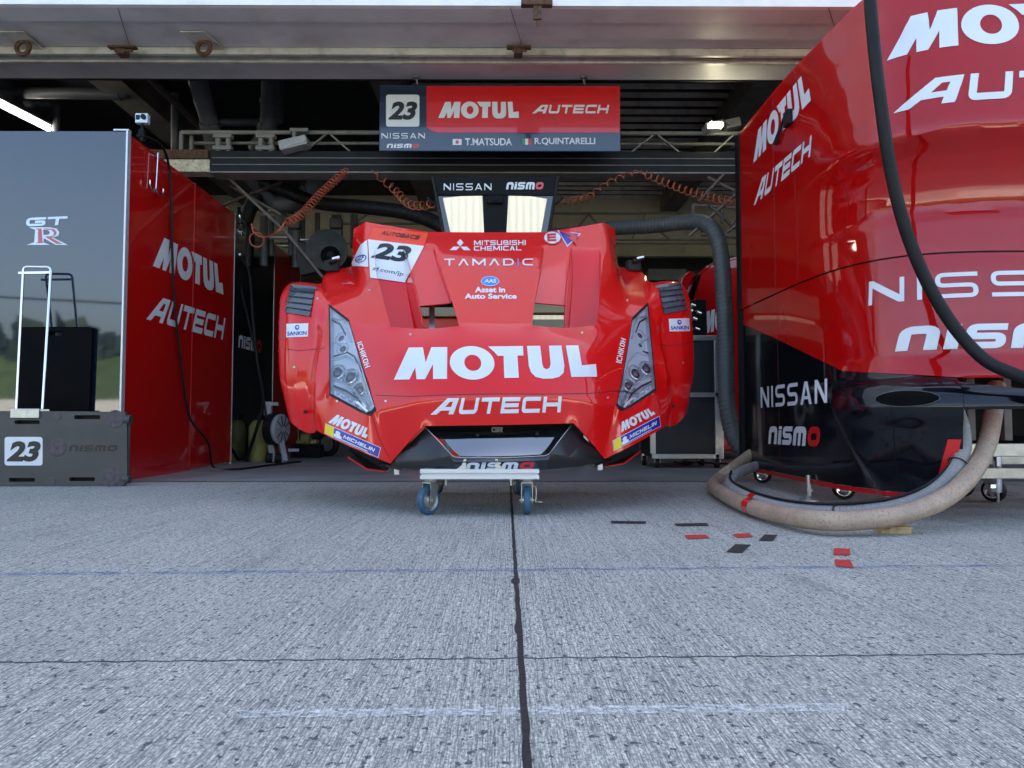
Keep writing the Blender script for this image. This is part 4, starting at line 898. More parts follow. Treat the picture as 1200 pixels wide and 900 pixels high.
# ================================================================== RACE CAR FRONT BODY SECTION
K = 1.04; YC = 3.75
CROOT = Matrix.Translation((-.068, YC, 0)) @ Matrix.Rotation(R(4.0), 4, 'Z') @ Matrix.Rotation(R(-1.0), 4, 'Y')
def C(u, py, Y, s=1):
    Y = Y*K; return Vector((s*u*Y/FPX, Y-YC, P(595, py, Y).z))
car = thing('car_front_body', 'red racing car front body section, bonnet and fenders in one, resting on the dolly', 'car body', mat=CROOT)
V = dict(
 a0=(0, 498, 3.02), a1=(45, 498, 3.03), a2=(88, 497.5, 3.07), am=(107, 518, 3.11), a3=(125.5, 540.5, 3.16),
 b0=(0, 463, 3.01), b1=(46, 463.5, 3.02), b2=(92, 465, 3.07), b3=(115, 474, 3.11), b4=(140.5, 478, 3.18),
 c0=(0, 430, 3.07), c1=(46, 430.5, 3.08), c2=(90, 432, 3.11), c3=(120, 434, 3.15), c4=(149.5, 446, 3.24),
 d0=(0, 403, 3.14), d1=(46, 403, 3.15), d2=(88, 404, 3.18), d3=(123, 406, 3.23), d4=(158.5, 409, 3.35),
 e0=(0, 381, 3.22), e1=(43, 381.5, 3.225), e2=(80, 386, 3.25), e3=(121, 382, 3.32), e4=(167, 373, 3.48),
 o0=(0, 352, 3.36), o1=(49, 352, 3.37), n0=(0, 318, 3.54), n1=(58, 318, 3.55), m0=(0, 289, 3.76), m1=(66, 287, 3.78), T0=(0, 272.5, 3.90), T1=(67, 272, 3.91),
 T2=(104, 267, 3.93), A=(141, 260.5, 3.97), k1=(99, 290, 3.78), k2=(134, 294, 3.80),
 r1=(92, 322, 3.58), r2=(86, 356, 3.42), r3=(82.5, 383.5, 3.30),
 p1=(60, 321, 3.62), p2=(91, 325, 3.62), p3=(49.5, 355, 3.47), p4=(85, 358, 3.47),
 q1=(99, 333, 3.68), q2=(131, 336, 3.68), q3=(90, 390, 3.50), q4=(127, 390, 3.50),
 f3=(132, 331, 3.55), f4=(154, 334, 3.66),
 A2=(154.5, 268.5, 4.03), s1=(157.5, 313, 4.03), s2=(183, 316, 4.03), s3=(193, 327, 3.92), w1=(172, 344, 3.68),
 g=(188.5, 355, 3.60), h1=(190, 405, 3.45), h2=(192, 460.5, 3.32), hb=(150, 485.5, 3.20), h0=(143.5, 482, 3.18),
 P1=(158, 526, 3.20), P2=(192, 509, 3.29), P3=(206.5, 500, 3.40), Q1=(208.5, 462, 3.40), Q2=(205, 425, 3.44), Q3=(195, 385, 3.55),
 L1=(199, 325, 3.76), L2=(226, 318, 3.80), L3=(242, 329, 3.86), M1=(206, 366, 3.60), M2=(232, 362, 3.65), M3=(244, 366, 3.76),
 N1=(203, 420, 3.585), N2=(228, 412, 3.585), N3=(246, 412, 3.72), O1=(207, 462, 3.60), O2=(229, 460, 3.585), O3=(244, 456, 3.70),
 U1=(206, 505, 3.62), U2=(220, 502, 3.595), U3=(234, 488, 3.68))
BK = dict(L1b=('L1', .30), L2b=('L2', .30), L3b=('L3', .30), M3b=('M3', .30), N3b=('N3', .30), O3b=('O3', .26), U3b=('U3', .10), s3b=('s3', .14), Ab=('A', .05))
FC = '''a0 a1 b1 b0|a1 a2 b2 b1|a2 am b3 b2|am a3 b4 b3|b0 b1 c1 c0|b1 b2 c2 c1|b2 b3 c3 c2|b3 b4 c4 c3|c0 c1 d1 d0|c1 c2 d2 d1|c2 c3 d3 d2|c3 c4 d4 d3
d0 d1 e1 e0|d1 d2 e2 e1|d2 d3 e3 e2|d3 d4 e4 e3|e0 e1 o1 o0|o0 o1 n1 n0|n0 n1 m1 m0|m0 m1 T1 T0|m1 k1 T2 T1|k1 k2 A T2
m1 n1 p1|m1 p1 p2 k1|n1 o1 p3 p1|p1 p3 p4 p2|k1 p2 r1|p2 p4 r2 r1|r2 p4 r3|k1 r1 q1|k1 q1 q2 k2|r1 r2 q3 q1|r2 r3 q3|q1 q3 q4 q2|k2 q2 f3|q2 q4 e3 f3|e3 e4 f4 f3|k2 f3 f4 A
A f4 s1 A2|f4 w1 s2 s1|w1 g s3 s2|f4 e4 g w1|a3 P1 hb h0|a3 h0 b4|P1 P2 h2 hb|P2 P3 Q1 h2|h2 Q1 Q2 h1|h1 Q2 Q3 g|g M1 L1|g Q3 M1|Q3 N1 M1|g L1 s3|s3 L1 L1b s3b|L1 L2 L2b L1b|L2 L3 L3b L2b
L1 M1 M2 L2|L2 M2 M3 L3|L3 M3 M3b L3b|M1 N1 N2 M2|M2 N2 N3 M3|M3 N3 N3b M3b|N1 O1 O2 N2|N2 O2 O3 N3|N3 O3 O3b N3b|O1 U1 U2 O2|O2 U2 U3 O3|O3 U3 U3b O3b|Q3 Q2 N1|Q2 Q1 O1 N1|Q1 P3 U1 O1'''
CRE = '''a0 a1 1|a1 a2 1|a2 am 1|am a3 1|a3 P1 1|P1 P2 1|P2 P3 1|P3 U1 1|U1 U2 1|b0 b1 .9|b1 b2 .9|b2 b3 .7|b3 b4 .7|a2 b3 .6|b3 c4 .3
e1 e2 1|e2 e3 1|e1 o1 1|o1 n1 1|n1 m1 .9|m1 k1 .5|k1 k2 .6|k2 f3 .8|f3 e3 1|k1 r1 1|r1 r2 1|r2 r3 1|p3 p4 1|T0 T1 1|T1 T2 1|T2 A 1|A A2 .7|A2 s1 .9|A f4 .9|f4 e4 .6|k1 T2 .2
h0 a3 .8|P1 P2 1|b4 c4 1|c4 d4 1|d4 e4 1|e4 g 1|g h1 1|h1 h2 1|h2 hb 1|hb h0 1|h0 b4 1|Q3 Q2 1|Q2 Q1 1|Q1 P3 1|Q3 M1 .4|h1 h2 1|s1 s2 1|s2 s3 .9|s1 f4 .8|s3 g .3|L2 L3 .2|L3 M3 .5|M3 N3 .5|N3 O3 .5|O3 U3 .3|U2 U3 .3|p1 p2 .0|k1 p2 .9|p2 p4 .9|m1 p1 .9|p1 p3 .9|k2 q2 .8|q2 q4 .7|k1 q1 .9|q1 q3 .9|P1 hb .2|a3 h0 .2|g L1 .15'''
def build_shell():
    bm = bmesh.new(); idx = {}
    cl = bm.edges.layers.float.new('crease_edge'); cv_ = bm.verts.layers.float.new('crease_vert')
    co = {}
    for k, v in V.items(): co[k] = C(*v)
    for k, (b, dy) in BK.items(): c = co[b].copy(); c.y += dy; c.x *= .995; c.z -= .0 if k not in ('L2b', 'L1b', 'L3b') else .03; co[k] = c
    def vert(k, s):
        if co[k].x < 1e-6: s = 1
        if (k, s) not in idx: c = co[k]; idx[(k, s)] = bm.verts.new((c.x*s, c.y, c.z))
        return idx[(k, s)]
    for s in (1, -1):
        for f in FC.replace('\n', '|').split('|'):
            ks = f.split(); vs = [vert(k, s) for k in ks]
            if s < 0: vs = vs[::-1]
            bm.faces.new(vs)
    for s in (1, -1):
        for e in CRE.replace('\n', '|').split('|'):
            a, b, w_ = e.split(); ed = bm.edges.get((vert(a, s), vert(b, s)))
            if ed: ed[cl] = float(w_)
        for k in 'a2 a3 A A2 e1 o1 P3 b4 e4 g h2 p4 r3 T1 s2'.split(): vert(k, s)[cv_] = 1.0
    return bm
bm = build_shell()
me = bpy.data.meshes.new('shell'); bm.normal_update(); bm.to_mesh(me); bm.free()
o = bpy.data.objects.new('tmp', me); COL.objects.link(o)
sb = o.modifiers.new('s', 'SUBSURF'); sb.levels = sb.render_levels = 3
so_ = o.modifiers.new('t', 'SOLIDIFY'); so_.thickness = .006; so_.offset = -1; so_.material_offset = 1; so_.use_even_offset = False
bpy.context.view_layer.update()
me2 = bpy.data.meshes.new_from_object(o.evaluated_get(bpy.context.evaluated_depsgraph_get()))
bpy.data.objects.remove(o)
bm = bmesh.new(); bm.from_mesh(me2)
shell = part('body_shell', bm, RED, car, smooth=42, mats=[RED, CARB], world=False)
BV = BVHTree.FromPolygons([CROOT @ v.co for v in shell.data.vertices], [tuple(p.vertices) for p in shell.data.polygons])
def cb_(name, VF, px4, mat, label=None, off=.0015, seg=None, box=None):
    c = [P(x, y, 3.6) for x, y in px4]; f = qmap(c); b = box or bounds(VF[0]); 
    pxl = max(abs(px4[1][0]-px4[0][0]), abs(px4[3][1]-px4[0][1]), 1)
    un = (b[2]-b[0])/max(1, ((px4[1][0]-px4[0][0])**2+(px4[1][1]-px4[0][1])**2)**.5)   # units per pixel
    return decal(name, VF, f, mat, car, box=box, bvh=BV, off=off, seg=seg or un*5, label=label)
def arc(v4, up):  # helper for quads: bl, br, tr, tl
    return v4
cb_('lettering', tess(MOTUL), [(462, 446.5), (699.5, 443), (696, 404), (458, 407)], WHT)
cb_('lettering', tess(AUTECH), [(504.5, 486), (660, 483), (658, 464.5), (506, 467)], WHT)
cb_('lettering', tess(MITSU), [(555.5, 287.7), (616, 287.7), (616, 282), (555.5, 282)], WHT)
cb_('lettering', tess(CHEMI), [(555.5, 294), (611, 294), (611, 288.8), (555.5, 288.8)], WHT)
dia = lambda cx, cy: [(cx-.5, cy), (cx, cy-.86), (cx+.5, cy), (cx, cy+.86)]
D3 = tess([([(1.0, .9), (1.5, 1.75), (1.0, 2.6), (.5, 1.75)], []), ([(.95, .82), (.45, 0.0), (-.55, 0.0), (0, .82)], []), ([(1.05, .82), (2.0, .82), (2.55, 0), (1.55, 0)], [])])
cb_('emblem', D3, [(527, 293.5), (551.5, 293.5), (551.5, 280.5), (527, 280.5)], WHT)
tb = bounds(tess(TAMADIC)[0]); q = [(520.5, 311.5), (624.5, 311.5), (624.5, 303.5), (520.5, 303.5)]
cb_('lettering', tess(TAMADIC[:6]+TAMADIC[7:]), q, WHT, box=tb); cb_('lettering', tess(TAMADIC[6:7]), q, LBLU, box=tb)
cb_('emblem', tess([(ell(.5, .5, .5, .5), [])]), R4(563.5, 324, 585, 335.5), WHT); cb_('emblem', tess([(ell(.5, .5, .5, .5), [])]), R4(564.2, 324.6, 584.3, 334.9), LBLU, off=.0025)
cb_('lettering', btext('AAS', .03, .1), R4(567.5, 327.6, 581.5, 332), WHT, off=.0035)
cb_('lettering', btext('Asset in', .035), R4(556.5, 336.5, 592, 343), WHT); cb_('lettering', btext('Auto Service', .035), R4(544.5, 344.2, 605.5, 350.5), WHT)
sl_ = [(440, 463), (480, 464.5), (530, 462.5), (581, 461.5), (640, 461.8), (690, 461), (727, 457.5)]
for (xa, ya), (xb, yb) in zip(sl_, sl_[1:]): cb_('panel_line', UNIT, [(xa, ya+.5), (xb, yb+.5), (xb, yb-.3), (xa, ya-.3)], BLKV, off=.0008)
# number decal on the left tower
cb_('number_decal', UNIT, [(434.5, 326), (475, 331.5), (497, 289), (431.5, 281)], WHT, off=.004, seg=.03)
cb_('number_band', UNIT, [(431.3, 281.2), (497.2, 289), (502, 273.8), (438, 267.5)], ORV, off=.004, seg=.03)
cb_('lettering', btext('23', .045, .25, 1.1), [(435, 303), (480, 309), (483, 290), (438, 284)], BLKV, off=.0055, seg=.05)
cb_('lettering', tess(ABACS), [(446, 275.5), (491, 282), (493, 277.5), (448, 271.5)], BLKV, off=.0055)
cb_('lettering', btext('zf.com/jp', .0), [(436, 318), (472, 325.5), (474, 319.5), (438, 313)], MAT['navy_board'], off=.0055, seg=.1)
cb_('number_decal', UNIT, [(411, 311.5), (432, 313), (430.5, 281.5), (423, 287)], WHT, off=.003)
cb_('emblem', tess([(ell(.5, .5, .5, .5), [ell(.5, .5, .40, .40)[::-1]])]), [(416, 309), (429.5, 307), (430.5, 298), (418, 300)], BLUV, off=.0045)
cb_('lettering', btext('ZF', .02, .2), [(418.5, 306), (427.5, 304.5), (428, 299.5), (419.5, 301)], BLUV, off=.0045)
# round E and blue triangle
cb_('emblem', CIRC, R4(636.5, 271.5, 658, 287), WHT, off=.004, seg=.08); cb_('emblem', tess([(ell(.5, .5, .44, .44), [ell(.5, .5, .39, .39)[::-1]])]), R4(636.5, 271.5, 658, 287), REDV, off=.0055, seg=.08)
cb_('lettering', tess(word('E', 1, .24)), [(641.5, 284), (652, 283.5), (651.5, 274.5), (641, 275)], REDV, off=.0065, seg=.1)
TRI = blob([(0, 1), (.42, 0), (1, .8)]); cb_('emblem', TRI, R4(653, 270.5, 681, 290), WHT, off=.003, seg=.08)
cb_('emblem', TRI, R4(655, 271.8, 678.5, 288), BLUV, off=.005, seg=.08)
cb_('emblem', blob([(.24, .86), (.42, .66), (.36, .62), (.50, .34), (.47, .60), (.53, .64), (.36, .86)]), R4(655, 271.8, 678.5, 288), REDV, off=.007, seg=.08)
for sgn, q in ((-1, [(335.5, 395.5), (361, 394.3), (361.5, 379), (336, 379.5)]), (1, [(784.5, 388.3), (808.5, 388), (807.5, 373), (783.5, 373.8)])):
    cb_('sticker', UNIT, q, WHT)
    f = lambda x0, y0, x1, y1: [tuple(bil([Vector(p) for p in q], a, b)) for a, b in ((x0, y0), (x1, y0), (x1, y1), (x0, y1))]
    cb_('lettering', btext('SANKIN', .02), f(.06, .12, .94, .42), BLUV, off=.003)
    cb_('emblem', tess([(ell(.5, .5, .5, .5), [ell(.55, .55, .25, .25)[::-1]])]), f(.40, .52, .60, .9), BLUV, off=.003)
cb_('lettering', tess(ICHI), [(418.5, 402), (428.5, 432), (434.5, 429.5), (424, 400)], WHT); cb_('lettering', tess(ICHI), [(728, 426), (733, 398), (727.5, 396), (721.5, 424.5)], WHT)
cb_('lettering', tess(MOTUL), [(384.5, 495.5), (429, 514), (434.5, 503), (392, 484)], WHT); cb_('lettering', tess(MOTUL), [(728, 507), (768, 485.5), (762, 477), (725, 496)], WHT)
for q, fl_ in (([(380.5, 508), (443.5, 536.5), (446.5, 524.5), (381.5, 496)], 0), ([(719, 529), (774, 499.5), (772.5, 487), (717.5, 516.5)], 1)):
    Q = [Vector(p) for p in q]; f = lambda x0, y0, x1, y1: [tuple(bil(Q, a, b)) for a, b in ((x0, y0), (x1, y0), (x1, y1), (x0, y1))]
    cb_('sticker', UNIT, q, WHT); cb_('sticker', UNIT, f(.01, .05, .99, .95), BLUV, off=.0028)
    cb_('sticker', UNIT, f(.01, .05, .17, .95), YELV, off=.004); cb_('emblem', tess([(ell(.5, .3, .5, .28), []), (ell(.5, .75, .3, .25), [])]), f(.17, .12, .32, .8), WHT, off=.004)
    cb_('lettering', tess(MICH), f(.34, .36, .92, .70), WHT, off=.004); cb_('sticker', UNIT, f(.17, .13, .8, .2), WHT, off=.0045)
pm_line = pm('dark_red_shut_line', (.10, .003, .004), .6, var=.1)
# ------------------------------------------------------------------ louvres over the fenders
for s in (1, -1):
    c4 = [(208, 370), (236, 365), (229, 328), (201, 330)]
    m = MB(); n = 6; nrm = Vector((0, -1, .35)).normalized()
    inv = CROOT.inverted(); Rm = CROOT.to_3x3()
    def surf(u, v, off):
        bl, br, trr, tl = c4; x = (bl[0]*(1-u)+br[0]*u)*(1-v)+(tl[0]*(1-u)+trr[0]*u)*v; y = (bl[1]*(1-u)+br[1]*u)*(1-v)+(tl[1]*(1-u)+trr[1]*u)*v
        p = CROOT @ C(x, y, 3.7, s); d = (p-CO).normalized(); h = BV.ray_cast(CO, d)
        if h[0] is None: h = BV.find_nearest(p)
        nn = h[1] if h[1].dot(CO-h[0]) > 0 else -h[1]
        return h[0]+nn*off
    base = MB(); G_ = 8
    for j in range(G_):
        for i in range(G_): base.quad(*[surf(a/G_, b/G_, .002) for a, b in ((i, j), (i+1, j), (i+1, j+1), (i, j+1))])
    bmesh.ops.remove_doubles(base.bm, verts=base.bm.verts[:], dist=1e-4)
    lv = part('fender_louvre', base, BLKV, car)
    for j in range(n):
        v0, v1 = j/n, (j+1.0)/n; m = MB()
        for i in range(G_):
            a, b = i/G_, (i+1)/G_
            m.quad(surf(a, v0, .010), surf(b, v0, .010), surf(b, v1, .003), surf(a, v1, .003)); m.quad(surf(a, v0, .002), surf(b, v0, .002), surf(b, v0, .010), surf(a, v0, .010))
        bmesh.ops.remove_doubles(m.bm, verts=m.bm.verts[:], dist=1e-4); part('slat', m, LOUV, lv, smooth=35)
# ------------------------------------------------------------------ headlights
def hl(s):
    ol = ['h0', 'b4', 'c4', 'd4', 'e4', 'g', 'h1', 'h2', 'hb']; pts = [C(*V[k], s) for k in ol]
    T3 = lambda m: m  # local coordinates
    cen = sum(pts, Vector())/len(pts)
    n = (C(*V['g'], s)-C(*V['b4'], s)).cross(C(*V['h2'], s)-C(*V['b4'], s)).normalized()
    if n.y > 0: n = -n
    def Lp(u, py, dep=0):   # a point of the lamp's plane seen at (u,py), pushed dep inward
        b = C(*V['b4'], s); o_ = Vector((0, -YC, .4))
        d = (C(u, py, 3.3, s)-o_).normalized(); t = (b-o_).dot(n)/d.dot(n); return o_+d*t-n*dep
    bm = bmesh.new(); out = [bm.verts.new(p+n*.0008) for p in pts]; inn = [bm.verts.new(p+(cen-p)*.075+n*.002) for p in pts]; bk = [bm.verts.new(p+(cen-p)*.10-n*.03) for p in pts]
    N_ = len(pts)
    for i in range(N_): bm.faces.new([out[i], out[(i+1) % N_], inn[(i+1) % N_], inn[i]])
    bmesh.ops.recalc_face_normals(bm, faces=bm.faces[:]); head = part('headlight', bm, RUB, car, world=False)
    bm = bmesh.new(); inn = [bm.verts.new(p+(cen-p)*.075+n*.0015) for p in pts]; bk = [bm.verts.new(p+(cen-p)*.10-n*.022) for p in pts]
    for i in range(N_): bm.faces.new([inn[i], inn[(i+1) % N_], bk[(i+1) % N_], bk[i]])
    bm.faces.new(bk); bmesh.ops.recalc_face_normals(bm, faces=bm.faces[:]); part('bowl', bm, REFB, head, world=False)
    # reflector steps
    mk = MB()
    m = MB()
    def strip(pl_, dep0, dep1, wd):
        for (a, b) in zip(pl_, pl_[1:]):
            p, q = Lp(*a, dep0), Lp(*b, dep0); t = (q-p).normalized(); w_ = t.cross(n).normalized()*wd
            m.slab([p-w_, q-w_, q+w_, p+w_], -n*(dep1-dep0))
    strip([(186, 370), (176, 372), (170, 382), (166, 398)], .006, .03, .004); strip([(188, 372), (189, 396), (176, 404)], .006, .03, .003)
    strip([(188, 418), (172, 414), (160, 425), (155, 445), (149, 470)], .006, .03, .004)
    strip([(188, 440), (176, 446), (163, 456), (152, 474)], .004, .03, .006); strip([(187, 452), (175, 459), (162, 468), (151, 479)], .004, .03, .005); strip([(188, 428), (180, 425), (172, 438)], .01, .03, .004)
    for u_, y_ in ((184, 455), (178, 459), (171, 463), (164, 468), (157, 473)):
        p = Lp(u_, y_, .008); m.lathe(p-n*.02, n, [(.013, .0), (.010, .012), (.006, .016), (0, .017)], 10)
    part('reflector', m.bm, REFL, head, smooth=30, world=False)
    m = MB()
    strip([(187, 414), (172, 409), (164, 414), (157, 432)], .012, .02, .0035); strip([(188, 448), (176, 453), (163, 462), (153, 476)], .010, .02, .0035); strip([(187, 372), (178, 377), (172, 390)], .010, .02, .003)
    part('dark_bezel', m.bm, RUB, head, world=False)
    for u_, y_, r_ in ((177, 393, .026), (176.5, 405, .024), (184, 432, .031), (170, 437, .031), (160, 452, .026)):
        p = Lp(u_, y_, .03); m = MB(); m.lathe(p, n, [(r_*1.35, .018), (r_*1.25, .02), (r_*1.1, .006), (r_, .012), (r_*.98, .018)], 26); ring = part('lamp_ring', m.bm, REFL, head, smooth=40, world=False)
        m = MB(); m.lathe(p, n, [(r_*.9, .003), (r_*.88, .008), (r_*.7, .016), (r_*.4, .021), (0, .023)], 22); part('lens', m.bm, LENS, ring, smooth=60, world=False)
    for u_, y_, r_ in ((186.5, 361, .006), (183, 380, .02)):
        p = Lp(u_, y_, .03); m = MB(); m.lathe(p, n, [(r_*1.3, .01), (r_, .0), (0, -.004)], 20); part('lamp_cup', m.bm, REFL, head, smooth=40, world=False)
    bm = bmesh.new(); vs = [bm.verts.new(p+(cen-p)*.06+n*.0035) for p in pts]; cv = bm.verts.new(cen+n*.010)
    for i in range(N_): bm.faces.new([vs[i], vs[(i+1) % N_], cv])
    bmesh.ops.recalc_face_normals(bm, faces=bm.faces[:])
    bmesh.ops.subdivide_edges(bm, edges=bm.edges[:], cuts=2, use_grid_fill=True, smooth=.3)
    part('cover', bm, GLASS, head, smooth=80, world=False)
hl(1); hl(-1)
# ------------------------------------------------------------------ grille and splitter
def lp(name, m, mat, parent=car, smooth=None): return part(name, m.bm, mat, parent, smooth=smooth, world=False)
def mirrored(fn):
    for s in (1, -1): fn(s)
def loft(rows, mat, name, parent=car, smooth=40, thick=None):
    m = MB(); g = [[m.bm.verts.new(p) for p in r] for r in rows]
    for a, b in zip(g, g[1:]):
        for i in range(len(a)-1): m.bm.faces.new([a[i], a[i+1], b[i+1], b[i]])
    bmesh.ops.recalc_face_normals(m.bm, faces=m.bm.faces[:])
    return lp(name, m, mat, parent, smooth)
us = [-1, -.8, -.6, -.4, -.2, 0, .2, .4, .6, .8, 1]
def row(u0, py0, Y0, u1, py1, Y1):   # centre values (u0 ignored) and edge values; symmetric row
    return [C(abs(t)*u1, py0+(py1-py0)*abs(t)**2, Y0+(Y1-Y0)*abs(t)**2, 1 if t >= 0 else -1) for t in us]
MESHM = pm('grille_mesh', (.01, .01, .012), .5, var=.8, vs=260, bump=.8, bs=260)
loft([row(0, 497, 3.035, 86, 496, 3.09), row(0, 506, 3.16, 84, 503, 3.18), row(0, 514, 3.15, 68, 513, 3.17)], MESHM, 'grille_mesh')
# dark collar between mesh and splitter blade
loft([row(0, 510, 3.10, 80, 500, 3.13), row(0, 511, 3.08, 76, 507, 3.11), row(0, 514, 3.04, 68, 513, 3.075)], CARB, 'grille_collar')
bl_ = loft([row(0, 513.5, 3.040, 65, 513, 3.075), row(0, 521, 3.022, 59, 521.5, 3.055), row(0, 529, 3.003, 53, 528.5, 3.035), row(0, 534.5, 2.985, 47, 533.5, 3.015)], BLU_GLOSS, 'splitter_blade', smooth=60)
m = MB(); edge = [C(85, 500, 3.09, s) for s in (-1,)]+[C(70, 517, 3.03, -1), C(60, 529, 3.0, -1), C(53, 534.5, 2.985, -1), C(30, 535.8, 2.98, -1), C(0, 536.3, 2.975), C(30, 535.8, 2.98), C(53, 534.5, 2.985), C(60, 529, 3.0), C(70, 517, 3.03), C(85, 500, 3.09)]
m.tube(catmull(edge, 5), .0015, 6); lp('bright_edge', m, ALU, smooth=60)
def side(s):
    c = lambda *a: C(*a, s)
    rows = [[c(86, 500, 3.105), c(106, 520, 3.15), c(124, 541, 3.19)],
            [c(72, 516, 3.055), c(95, 521, 3.09), c(121, 531, 3.15)],
            [c(58, 532.5, 3.0), c(80, 536, 3.02), c(118, 532, 3.15)]]
    m = MB(); T = lambda *k: m.quad(*k)
    m.quad(rows[0][0], rows[0][1], rows[1][1], rows[1][0]); m.quad(rows[0][1], rows[0][2], c(122, 532, 3.155), rows[1][1])
    m.quad(rows[1][0], rows[1][1], rows[2][1], rows[2][0]); m.quad(rows[1][1], c(122, 532, 3.155), c(84, 537, 3.015), rows[2][1])
    m.quad(c(84, 537, 3.015), c(122, 532, 3.155), c(124, 543, 3.175), c(92, 549, 3.06)); m.quad(c(58, 532.5, 3.0), c(84, 537, 3.015), c(92, 549, 3.06), c(52, 551.5, 3.0))
    bmesh.ops.remove_doubles(m.bm, verts=m.bm.verts[:], dist=.0005); bmesh.ops.recalc_face_normals(m.bm, faces=m.bm.faces[:]); lp('carbon_corner', m, CARB, smooth=65)
mirrored(side)
chin = loft([row(0, 536.5, 2.98, 58, 534, 2.998), row(0, 541, 2.965, 56, 540, 2.985), row(0, 553.5, 2.985, 53, 551.5, 3.0), row(0, 554, 3.3, 50, 552, 3.3)], BLK, 'chin')
# undertray and fittings below
m = MB(); z = C(0, 553, 2.99).z
m.slab([Vector((-.42, -.50, z+.004)), Vector((.42, -.50, z+.004)), Vector((.62, -.18, z+.03)), Vector((-.62, -.18, z+.03))], (0, 0, .012)); lp('undertray', m, CARB)
for s in (1, -1):
    m = MB(); m.slab([C(126, 533, 3.3, s), C(170, 522, 3.35, s), C(170, 532, 3.35, s), C(150, 546, 3.3, s), C(128, 549, 3.3, s)], (0, .12, 0)); lp('brake_duct', m, RUB2)
    m = MB(); m.tube([C(128, 549.5, 3.28, s), C(150, 546.5, 3.28, s), C(171, 532, 3.33, s)], .004, 6); lp('red_edging', m, REDV)
    m = MB(); p = C(117 if s < 0 else 120, 548, 3.22, s); m.box(p+Vector((-.012, -.012, -.022)), p+Vector((.012, .012, .02)), .003); m.bar(p+Vector((0, 0, 0)), p+Vector((s*-.09, -.02, .015)), .01, .004); lp('mounting_pin', m, ALUW)
# nismo lettering on the chin and small badge in the grille
ch_w = [CROOT @ v.co for v in chin.data.vertices]; CB = BVHTree.FromPolygons(ch_w, [tuple(p.vertices) for p in chin.data.polygons])
nismo(qmap([P(x, y, 3.1) for x, y in ((545.5, 550.5), (626, 549), (626, 541), (545.5, 542))]), car, WHT, REDV, bvh=CB, off=.002, seg=.3)
decal('badge', tess(Rg+[([(x*1.0-1.15, y) for x, y in GT[0][0]], [])]), qmap([P(x, y, 3.16) for x, y in ((576, 506.5), (590, 506.5), (590, 500.5), (576, 500.5))]), BROWN, car)
for u in (-26, 44):
    m = MB(); p = C(abs(u), 509.5, 3.055, 1 if u > 0 else -1); m.lathe(p, (0, -1, .2), [(.008, -.01), (.008, .004), (.004, .007), (0, .007)], 14); lp('rivet', m, RUB, smooth=50)
for s in (1, -1):
    m = MB(); p = C(216, 479, 3.59, s); m.lathe(p, (0, -1, 0), [(.008, -.003), (.008, .006), (0, .006)], 14); lp('rivet', m, RUB, smooth=50)
    m = MB(); p = C(178, 315, 4.0, s); m.box(p+Vector((-.05, -.03, -.02)), p+Vector((.03, .03, .045)), .008); m.cyl(p+Vector((-.02, -.04, .03)), p+Vector((.025, -.04, .045)), .014, 12); la = lp('latch', m, RUB)
    m = MB(); m.cyl(p+Vector((-.0, -.045, .045)), p+Vector((.04, -.045, .055)), .010, 10); part('latch_pin', m.bm, CHR, la, world=False)
m = MB(); m.bar(Vector((-.29, -.30, .55)), Vector((-.30, .02, 1.02)), .028, .028); lp('support_strut', m, ALU)
# quarter-turn fasteners and shut lines
for x, y in ((452, 470), (712, 466), (433, 340), (735, 352), (481, 392), (682, 390), (395, 470), (764, 462), (415, 300), (722, 300), (372, 350), (345, 430), (800, 425)):
    cb_('fastener', CIRC, R4(x-1.3, y-1.3, x+1.3, y+1.3), STL, off=.0012)
for ln in ([(408, 283), (406.5, 300), (407, 318), (404, 336)], [(727, 283), (729, 300), (729, 318), (733, 336)], [(335, 409), (350, 411), (372, 409), (380, 408)], [(771, 404), (790, 405), (811, 401)], [(438, 467), (434, 480), (443, 510), (455, 535)]):
    for (xa, ya), (xb, yb) in zip(ln, ln[1:]):
        d_ = Vector((xb-xa, yb-ya)).normalized(); nx, ny = -d_.y*.32, d_.x*.32
        cb_('panel_line', UNIT, [(xa-nx, ya-ny), (xb-nx, yb-ny), (xb+nx, yb+ny), (xa+nx, ya+ny)], pm_line, off=.0008)
# ================================================================== DOLLY
YD = 3.08
dl = thing('dolly', 'small aluminium dolly on blue casters under the nose of the red body section', 'dolly', (P(562, 600, 3.2).x, 3.3, 0))
zt1, zt0 = P(562, 549.8, YD).z, P(562, 561.8, YD).z; xl, xr = P(492, 555, YD).x, P(632, 555, YD).x
DL = 1.0
for y in (YD, YD+DL):
    m = MB(); h = (zt1-zt0)
    m.box((xl, y, zt0), (xr, y+.04, zt0+h*.40), .002); m.box((xl, y, zt0+h*.58), (xr, y+.04, zt1), .002); m.box((xl+.004, y+.010, zt0+h*.3), (xr-.004, y+.035, zt0+h*.7)); part('cross_rail', m, ALUW, dl)
for x in (xl+.012, xr-.052):
    m = MB(); m.box((x, YD+.041, zt0), (x+.04, YD+DL-.001, zt1), .002); part('side_rail', m, ALUW, dl)
xA, xB = P(540, 550, YD).x, P(591, 550, YD).x
for sx, x in ((1, P(544.5, 550, YD).x), (-1, P(582, 550, YD).x)):
    m = MB(); th = .012; zz = P(0, 538.5, YD).z; f = -1 if sx > 0 else 1
    m.slab([(x, YD+.008, zt1), (x+f*.034, YD+.008, zt1), (x+f*.014, YD+.008, zt1+.014), (x+f*.004, YD+.008, zt1+.04), (x-f*.006, YD+.008, zt1+.042), (x-f*.006, YD+.008, zt1)], (0, th, 0)); part('gusset', m, STL, dl)
